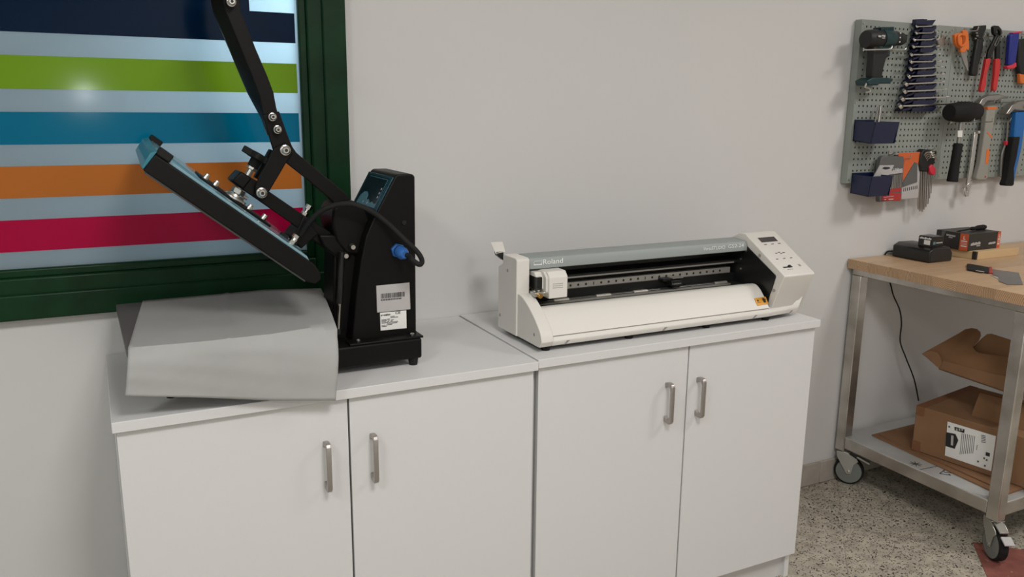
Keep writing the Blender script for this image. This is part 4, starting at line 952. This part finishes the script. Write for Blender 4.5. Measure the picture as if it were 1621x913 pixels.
# blue hammer
bh_ = thing('blue_claw_hammer', at(1600, 292, y=-.07), 'claw hammer with blue and black handle', 'hammer')
obj('blue_handle', MB().prism(pp(zm([(658, 190), (745, 180), (720, 330), (700, 480), (660, 640), (635, 780), (620, 780), (640, 388)]), -.076), (0, .024, 0)), 'hammer_blue', bh_, .006, 3)
obj('black_grip', MB().prism(pp(zm([(640, 388), (690, 385), (660, 560), (640, 640), (640, 775), (625, 784), (575, 782), (568, 772), (590, 720), (612, 560)]), -.079), (0, .030, 0)), 'black_rubber', bh_, .006, 3)
obj('head', MB().prism(pp(zm([(575, 205), (620, 135), (680, 100), (780, 92), (860, 95), (860, 160), (780, 165), (740, 180), (665, 175), (640, 170), (600, 212)]), -.082), (0, .034, 0)), 'tool_steel', bh_, .005, 3)
hook(1600, 172, .05, 'zinc wire hook under the blue hammer head')
p = at(1491, 62, y=PY); mbx = MB()
mbx.prism(pp(zs([(45, 200), (60, 230), (75, 205), (95, 240), (90, 285), (60, 300), (35, 285), (20, 240), (35, 235)]), -.045), (0, .006, 0))
tag(obj('carabiner_clip', mbx, 'tool_steel', bevel=.001), 'small steel clip hanging between wrench rack and cutters', 'clip')
hook(1491, 58, .02, 'zinc wire hook carrying the small steel clip')

# ------------------------------------------------------------------ work table on castors
TX0, TX1, TY0, TY1 = 2.42, 3.95, -.735, -.006
TZ = .863
wt = thing('work_table', ((TX0+TX1)/2, -.37, 0), 'rolling workbench with pine top and stainless steel frame', 'table')
n = 17; wy = (TY1-TY0)/n
tt = obj('table_top', MB().box(TX0+.004, TX1-.004, TY0+.003, TY1-.003, TZ-.0325, TZ-.0295), 'pine', wt)
for i in range(n):
    obj('plank', MB().box(TX0, TX1, TY0+i*wy, TY0+(i+1)*wy-.0002, TZ-.0335, TZ), 'pine', tt, .0005, 1)
LX0, LW = 2.440, .040
LEGS = [(LX0, -.052), (LX0, -.656), (3.885, -.052), (3.885, -.656)]
for (lx, ly) in LEGS: obj('leg', MB().box(lx, lx+LW, ly, ly+LW, .132, .805), 'stainless', wt, .003, 2)
zt1 = TZ-.0335
for (a, b, c, d) in ((LX0, LX0+LW, -.656, -.012), (3.885, 3.925, -.656, -.012)): obj('top_rail', MB().box(a, b, c, d, .805, zt1), 'stainless', wt, .003)
obj('top_rail', MB().box(LX0+LW, 3.885, -.656, -.626, .805, zt1), 'stainless', wt, .003); obj('top_rail', MB().box(LX0+LW, 3.885, -.042, -.012, .805, zt1), 'stainless', wt, .003)
SZ = .1905
obj('shelf', MB().box(LX0+.003, 3.922, -.650, -.018, SZ-.006, SZ), 'shelf_film', wt, .001)
obj('shelf_rail', MB().box(LX0+.002, LX0+.032, -.616, -.052, .145, SZ-.001), 'stainless', wt, .003); obj('shelf_rail', MB().box(3.893, 3.923, -.616, -.052, .145, SZ-.001), 'stainless', wt, .003)
obj('shelf_rail', MB().box(LX0+LW, 3.885, -.652, -.622, .145, SZ-.001), 'stainless', wt, .003); obj('shelf_rail', MB().box(LX0+LW, 3.885, -.046, -.016, .145, SZ-.001), 'stainless', wt, .003)
# marker scribbles on the shelf film
def zpt(px, py): return at(px, py, z=SZ+.0003)
zz6 = zp1(1300, 480, .4742)
mk = MB()
def stroke(pxs, w=.0014): mk.tube([zpt(*p) for p in zz6(pxs)], w, 5, smooth=False)
stroke([(395, 568), (412, 556)]); stroke([(395, 568), (432, 574)]); stroke([(410, 558), (410, 564), (440, 566)]); stroke([(432, 574), (426, 570)])
for k in range(4):
    g = k*math.pi/4; c = zpt(*zz6([(315, 536)])[0]); d_ = V((math.cos(g), math.sin(g), 0))*.02; mk.tube([c-d_, c+d_], .0012, 5, smooth=False)
stroke([(330, 555), (395, 542)], .001)
obj('marker_drawing', mk, 'ink', wt)
# castors
def castor(px_, py_, ang, tilt_arm, brake):
    hub = V((px_, py_, .0540)); a = V((math.cos(ang), math.sin(ang), 0)); fwd = V((-a.y, a.x, 0)); R_ = .0530
    c = obj('castor', MB().lathe(hub-a*.015, hub+a*.015, [(0, R_*.90), (.08, R_*.97), (.3, R_), (.7, R_), (.92, R_*.97), (1, R_*.90)], 36), 'black_rubber', wt)
    obj('wheel_disc', MB().lathe(hub-a*.0165, hub+a*.0165, [(0, R_*.60), (.03, R_*.86), (.97, R_*.86), (1, R_*.60)], 36), 'wheel_grey', c)
    top = hub + fwd*(-.024) + V((0, 0, .075)); fk = MB()
    for s in (-1, 1):
        o_ = a*(.0195*s)
        fk.prism([hub+o_-fwd*.007-V((0, 0, .010)), hub+o_+fwd*.008-V((0, 0, .008)), hub+o_+fwd*.016+V((0, 0, .030)), hub+o_+fwd*.030+V((0, 0, .046)), hub+o_+fwd*.024+V((0, 0, .056)), top+o_+fwd*.010, top+o_-fwd*.024, top+o_-fwd*.022-V((0, 0, .020))], a*.0022)
    fk.obox(top-V((0, 0, .001)), a, fwd, (0, 0, 1), .0215, .022, .0018)
    obj('fork', fk, 'zinc', c, .0006)
    obj('axle', MB().lathe(hub-a*.0235, hub+a*.0235, [(0, .004), (.02, .0055), (.98, .0055), (1, .004)], 12), 'chrome', c)
    obj('swivel', MB().lathe(top-V((0, 0, .002)), V((top.x, top.y, .1325)), [(0, .020), (.3, .020), (.5, .014), (1, .014)], 20), 'zinc', c)
    if brake:
        br = MB(); e0 = hub + fwd*.030 + V((0, 0, .055)); e1 = hub + fwd*.060 + V((0, 0, .040))
        br.obox((top+fwd*.016+e0)/2, a, (e0-top).normalized(), a.cross((e0-top).normalized()), .014, (e0-top).length/2, .003)
        obj('brake_arm', br, 'zinc', c, .001)
        obj('brake_pedal', MB().obox(e1, a, (e1-e0).normalized(), a.cross((e1-e0).normalized()), .016, .016, .003), 'label_grey', c, .002)
    else:
        obj('brake_arm', MB().obox(hub+fwd*.046+V((0, 0, .050)), a, (fwd*.9-V((0, 0, .35))).normalized(), a.cross((fwd*.9-V((0, 0, .35))).normalized()), .012, .026, .004), 'zinc', c, .002)
castor(2.478, -.055, math.radians(216), 0, False)
castor(2.458, -.650, math.radians(152), 0, True)
castor(3.905, -.05, math.radians(200), 0, False); castor(3.905, -.655, math.radians(190), 0, False)

# ------------------------------------------------------------------ things on the table
ch = thing('battery_charger', (2.68, -.11, TZ), 'black battery charger with a battery clipped on top, on the pine table', 'charger')
hz = at(1471, 392, x=2.611).z
cx0, cx1, cy0, cy1 = 2.611, 2.735, -.190, -.034
obj('body', MB().prism([(cx0+.0, cy0, TZ), (cx1-.006, cy0-.002, TZ), (cx1-.002, cy0, TZ+.030), (cx1-.018, cy0+.002, hz-.002), (cx0+.030, cy0+.004, hz-.001), (cx0+.002, cy0+.002, hz-.012)], (0, cy1-cy0, 0)), 'black_gloss', ch, .006, 3)
bx0, by0 = at(1452, 391, x=2.640), at(1478, 391, x=2.640)
by_f, by_b = at(1474, 391, x=2.64).y, at(1453, 385, x=2.64).y
zbt = at(1474, 375, x=2.64).z
bat = obj('battery', MB().prism([(2.640, by_f, hz-.004), (2.640, by_f, zbt-.004), (2.644, by_f, zbt), (2.700, by_f, zbt), (2.704, by_f, zbt-.004), (2.704, by_f, hz-.004)], (0, by_b-by_f, 0)), 'black_gloss', ch, .002)
obj('battery_label', MB().box(2.6392, 2.6400, by_f+.006, by_f+.030, hz+.004, hz+.020), 'label_white', bat)
bp_ = MB()
for k in range(9): L2(bp_, (2.6397, by_b-.006, zbt-.011), (0, -1, 0), uz, k*.0052, k*.0052+.0040, .0005*(k % 2), .0050+.0012*((k*2) % 3))
obj('battery_print', bp_, 'label_white', bat, smooth=False)['kind'] = 'stuff'
bq_ = MB()
for k in range(6): L2(bq_, (2.664, by_f-.0002, hz+.009), fx, uz, k*.0058, k*.0058+.0048, 0, .0045)
obj('badge_print', bq_, 'label_grey', bat, smooth=False)['kind'] = 'stuff'
obj('battery_badge', MB().box(2.648, 2.660, by_f-.0008, by_f, hz+.006, hz+.016), 'panel_teal', bat)
# flat wooden-coloured carton
fx0 = 2.832
wb = thing('flat_carton', (2.95, -.14, TZ), 'flat pale brown carton lying under the black and orange box', 'box')
obj('carton', MB().box(fx0, 3.078, -.211, -.055, TZ, TZ+.0285), 'box_wood', wb, .001)
obj('dark_end', MB().box(fx0-.0008, fx0+.008, -.2118, -.196, TZ+.0004, TZ+.0292), 'box_black', wb, .0006)
# black and orange box
zk0 = TZ+.0285
gx0_, gy0 = 2.775, -.185
gxz = at(1531, 371, y=gy0); gx0_ = at(1531, 396.5, y=gy0).x; gx1_ = at(1582, 388, y=gy0).x; zk1 = gxz.z
gb = thing('glove_box', ((gx0_+gx1_)/2, -.11, zk0), 'black box with orange L panels on top of the flat carton', 'box')
gy1 = at(1481, 380, x=gx0_).y
obj('carton', MB().box(gx0_, gx1_, gy0, gy1, zk0, zk1), 'box_black', gb, .001)
ly1 = at(1519, 385, x=gx0_).y
obj('orange_panel', MB().box(gx0_-.0006, gx0_, gy0, ly1, zk0+.0005, zk1-.0005), 'box_orange', gb)
obj('orange_panel', MB().box(gx1_-.018, gx1_, gy0-.0006, gy0, zk0+.0005, zk1-.0005), 'box_orange', gb)
text('size_letter', 'L', gb, (gx0_-.0012, ly1-.014, zk1-.022), (0, -1, 0), uz, .013, 'label_white', .008, bold=.03)
text('size_letter', 'L', gb, (gx1_-.013, gy0-.0012, zk1-.022), fx, uz, .013, 'label_white', .008, bold=.03)
wl = MB(); 
for (z_, h_) in ((.026, .0035), (.034, .0012), (.039, .0012), (.044, .004)):
    L2(wl, (gx0_-.0008, ly1, zk1), (0, -1, 0), uz, .006, (ly1-gy0)-.004, -z_-h_, -z_); L2(wl, (gx1_-.018, gy0-.0008, zk1), fx, uz, .003, .015, -z_-h_, -z_)
obj('panel_print', wl, 'label_white', gb, smooth=False)['kind'] = 'stuff'
fr_ = MB(); wd_ = gx1_-gx0_
for k in range(10): L2(fr_, (gx0_+.016, gy0-.0002, zk0+.0185), (1, 0, .04), uz, k*wd_*.030, k*wd_*.030+wd_*.026, .0010*(k % 2), .0085+.0015*(k % 3))
L2(fr_, (gx0_+.016, gy0-.0002, zk0+.0185), (1, 0, .04), uz, wd_*.18, wd_*.29, -.0055, -.002)
for k in range(6): L2(fr_, (gx0_+wd_*.64, gy0-.0002, zk0+.017), (1, 0, .04), uz, k*wd_*.037, k*wd_*.037+wd_*.033, .0006*(k % 2), .0075)
obj('front_print', fr_, 'label_grey', gb, smooth=False)['kind'] = 'stuff'
sp1 = MB()
for k in range(6): L2(sp1, (gx0_-.0002, ly1+.056, zk1-.017), (0, -1, -.05), uz, k*.0062, k*.0062+.0052, .001*(k % 2), .0065)
L2(sp1, (gx0_-.0002, ly1+.056, zk1-.017), (0, -1, -.05), uz, .010, .026, -.0055, -.002)
obj('side_print', sp1, 'label_grey', gb, smooth=False)['kind'] = 'stuff'
obj('grey_swoosh', MB().prism([(gx0_-.0007, ly1+.075, zk1-.001), (gx0_-.0007, ly1+.058, zk1-.001), (gx0_-.0007, ly1+.075, zk1-.045)], (-.0004, 0, 0)), 'case_grey', gb, smooth=False)
# screwdriver on the box
zs1 = zk1+.0085
s0, s1, s2 = at(1515, 364.5, z=zs1), at(1536, 362, z=zs1), at(1560, 359, z=zs1)
sv = thing('screwdriver', s2, 'black screwdriver lying on the black and orange box', 'screwdriver')
obj('handle', MB().lathe(s1, s2, [(0, .004), (.12, .0075), (.3, .006), (.5, .0095), (.85, .010), (.97, .0075), (1, .004)], 16), 'black_rubber', sv)
obj('shaft', MB().lathe(s0-V((0, 0, .004)), s1, [(0, .0015), (.2, .004), (.3, .003), (1, .0032)], 10), 'tool_dark', sv)
# scraper
zsx = zp1(1390, 350, .1425)
sc = thing('scraper', at(1560, 430, z=TZ), 'flat scraper with black handle, red collar and grey blade', 'scraper')
def tz(l, z=TZ+.0006): return [at(a, b, z=z) for a, b in zsx(l)]
obj('handle', MB().prism(tz([(985, 490), (1020, 490), (1235, 528), (1230, 585), (1000, 552), (988, 545)]), (0, 0, .006)), 'drill_black', sc, .002)
obj('handle_lettering', MB().prism(tz([(1085, 545), (1180, 560), (1180, 567), (1085, 552)], TZ+.0067), (0, 0, .0003)), 'label_grey', sc)
obj('red_collar', MB().prism(tz([(1230, 522), (1262, 525), (1275, 585), (1228, 582)]), (0, 0, .0064)), 'red_grip', sc, .002)
obj('blade', MB().prism(tz([(1262, 535), (1400, 555), (1560, 575), (1610, 706), (1440, 706), (1345, 672), (1330, 612), (1270, 598)]), (0, 0, .0015)), 'blade_grey', sc)
obj('blade_card', MB().prism(tz([(1240, 598), (1330, 640), (1345, 672), (1440, 706), (1330, 625)]), (0, 0, .0008)), 'label_grey', sc)
# charger cord: along the table back, down to the shelf
cpts = [V((cx0+.03, cy1+.003, TZ+.014)), V((cx0+.018, -.020, TZ+.016)), V((cx0+.004, -.0045, TZ+.006)), V((cx0-.004, -.003, TZ-.05))]
zcd = [(1410, 447), (1414, 467), (1424, 490), (1427, 512), (1425, 540), (1434, 566), (1447, 600), (1454, 634)]
cpts += [at(a, b, y=-.010-.012*k) for k, (a, b) in enumerate(zcd)]
cpts[4] = V((cpts[4].x, -.006, cpts[4].z))
tag(obj('charger_cord', MB().tube(cpts, .0026, 8), 'black_rubber'), 'thin black charger cord hanging down behind the table', 'cord')

# ------------------------------------------------------------------ cardboard on the shelf
zb4 = zp1(1420, 500, .28470)
def sp(px, py, z): return at(px, py, z=z)
# flat sheets
s_a = at(1384, 682, z=SZ+.003)
for k, (dx, lab) in enumerate(((0, 'lower brown cardboard sheet flat on the table shelf'), (.018, 'upper brown cardboard sheet under the labelled carton'))):
    tag(obj('cardboard_sheet', MB().prism([(2.545+dx, -.085-dx, SZ+.0008+k*.0046), (2.505+dx*1.6, -.622, SZ+.0008+k*.0046), (3.10, -.600, SZ+.0008+k*.0046), (3.12, -.075, SZ+.0008+k*.0046)], (0, 0, .004)), 'cardboard'), lab, 'cardboard')
ZB = SZ+.0105
# labelled carton: its long face runs along the table's end
bA = sp(*zb4([(80, 740)])[0], ZB); bB = sp(*zb4([(520, 892)])[0], ZB)
bdir = (bB-bA).normalized(); bnx = V((-bdir.y, bdir.x, 0))
if bnx.x < 0: bnx = -bnx
bwid = .38
tA = at(*zb4([(92, 500)])[0], y=bA.y); hB = tA.z-ZB
C0 = bA; C1 = bA + bdir*.44; C2 = C1 + bnx*bwid; C3 = C0 + bnx*bwid
cbx = thing('shipping_carton', (C0+C2)/2, 'brown shipping carton with white label on the table shelf', 'box')
up3 = V((0, 0, hB))
obj('carton', MB().prism([C0, C1, C2, C3], up3), 'cardboard', cbx, .002)
obj('tape', MB().prism([C0+up3+V((0, 0, .0002)), C0+bdir*.030+up3+V((0, 0, .0002)), C3+bdir*.030+up3+V((0, 0, .0002)), C3+up3+V((0, 0, .0002))], (0, 0, .0004)), 'cardboard_dark', cbx)
for h0, h1 in ((hB*.80, hB), (0, hB*.22)):
    a_ = C0 - bnx*.0006; obj('tape', MB().prism([a_+V((0, 0, h0)), a_+bdir*.030+V((0, 0, h0)), a_+bdir*.030+V((0, 0, h1)), a_+V((0, 0, h1))], bnx*-.0004), 'cardboard_dark', cbx)
# white label on the long face
def onface(px, py, off=.0):
    # ray with the vertical plane of the long face
    n_ = -bnx; d = _f + (px-810.5)/F_PX*_r - (py-456.5)/F_PX*_u; t = (C0-CAM).dot(n_)/d.dot(n_); return CAM + d*t + n_*off
lab4 = [onface(*p, .0007) for p in zb4([(282, 586), (551, 668), (524, 862), (267, 775)])]
sl = obj('shipping_label', MB().prism(lab4, -bnx*.0006), 'label_white', cbx, smooth=False)
def facepoly(m_, pts): m_.prism([onface(*p, .0014) for p in zb4(pts)], -bnx*.0003)
for nm, pts in (('label_emblem', [(274, 645), (326, 655), (342, 690), (322, 738), (270, 722)]), ('label_band', [(320, 615), (377, 630), (375, 650), (322, 635)]), ('label_mark', [(495, 755), (518, 762), (516, 782), (493, 775)])):
    ink = MB(); facepoly(ink, pts); obj(nm, ink, 'ink', sl, smooth=False)
wt_ = MB(); facepoly(wt_, [(303, 662), (316, 665), (313, 720), (300, 716)])
for a in (330, 345, 360): facepoly(wt_, [(a, 623), (a+8, 625), (a+8, 638), (a, 636)])
o_ = obj('emblem_lettering', wt_, 'label_grey', sl, smooth=False)
o_.location += -bnx*.0004; o_['kind'] = 'stuff'
gl_ = MB()
for k in range(8):
    x_ = 362+k*10; y_ = 650+k*2.4; facepoly(gl_, [(x_, y_), (x_+3.2, y_+1), (x_-12+3.2, y_+118-k*3), (x_-12, y_+117-k*3)])
for k in range(5): facepoly(gl_, [(470, 660+k*9), (494, 666+k*9), (493, 670+k*9), (469, 664+k*9)])
facepoly(gl_, [(446, 715), (449, 716), (445, 745), (442, 744)])
for (a, b) in ((292, 615), (452, 808), (490, 832), (500, 800), (486, 790)): facepoly(gl_, [(a-5, b-6), (a+5, b-4), (a+4, b+6), (a-6, b+4)])
obj('label_print', gl_, 'case_grey', sl, smooth=False)['kind'] = 'stuff'
# open carton lid lying on top
lid = thing('open_carton', (C0+C2)/2+up3, 'open brown cardboard carton with raised flaps on top of the labelled carton', 'box')
def fp(px, py, x_): return at(px, py, x=x_)
xa, xb_ = C0.x+.055, C0.x+.16
w1 = zb4([(138, 210), (232, 290), (600, 418), (640, 350), (520, 315), (262, 265), (245, 240), (185, 195)])
wall = [fp(*p, xa+.0) for p in zb4([(232, 291), (615, 422), (640, 340), (520, 318), (258, 248)])]
obj('side_wall', MB().prism(wall, (.004, 0, 0)), 'cardboard', lid)
flap1 = [fp(*p, xb_) for p in zb4([(138, 209), (340, 98), (375, 76), (410, 69), (440, 74), (460, 92), (463, 112), (450, 140), (418, 176), (640, 215), (640, 340), (520, 318), (258, 250), (232, 288)])]
fl1 = []
for (px_, py_), k in zip(zb4([(138, 209), (340, 98), (375, 76), (410, 69), (440, 74), (460, 92), (463, 112), (450, 140), (418, 176), (440, 205), (640, 235), (640, 345), (520, 318), (258, 250), (232, 290)]), (0, .6, .8, .8, .8, .8, .8, .7, .6, .5, .5, 0, 0, 0, -.05)):
    fl1.append(fp(px_, py_, xa+.004+.10*max(k, 0)))
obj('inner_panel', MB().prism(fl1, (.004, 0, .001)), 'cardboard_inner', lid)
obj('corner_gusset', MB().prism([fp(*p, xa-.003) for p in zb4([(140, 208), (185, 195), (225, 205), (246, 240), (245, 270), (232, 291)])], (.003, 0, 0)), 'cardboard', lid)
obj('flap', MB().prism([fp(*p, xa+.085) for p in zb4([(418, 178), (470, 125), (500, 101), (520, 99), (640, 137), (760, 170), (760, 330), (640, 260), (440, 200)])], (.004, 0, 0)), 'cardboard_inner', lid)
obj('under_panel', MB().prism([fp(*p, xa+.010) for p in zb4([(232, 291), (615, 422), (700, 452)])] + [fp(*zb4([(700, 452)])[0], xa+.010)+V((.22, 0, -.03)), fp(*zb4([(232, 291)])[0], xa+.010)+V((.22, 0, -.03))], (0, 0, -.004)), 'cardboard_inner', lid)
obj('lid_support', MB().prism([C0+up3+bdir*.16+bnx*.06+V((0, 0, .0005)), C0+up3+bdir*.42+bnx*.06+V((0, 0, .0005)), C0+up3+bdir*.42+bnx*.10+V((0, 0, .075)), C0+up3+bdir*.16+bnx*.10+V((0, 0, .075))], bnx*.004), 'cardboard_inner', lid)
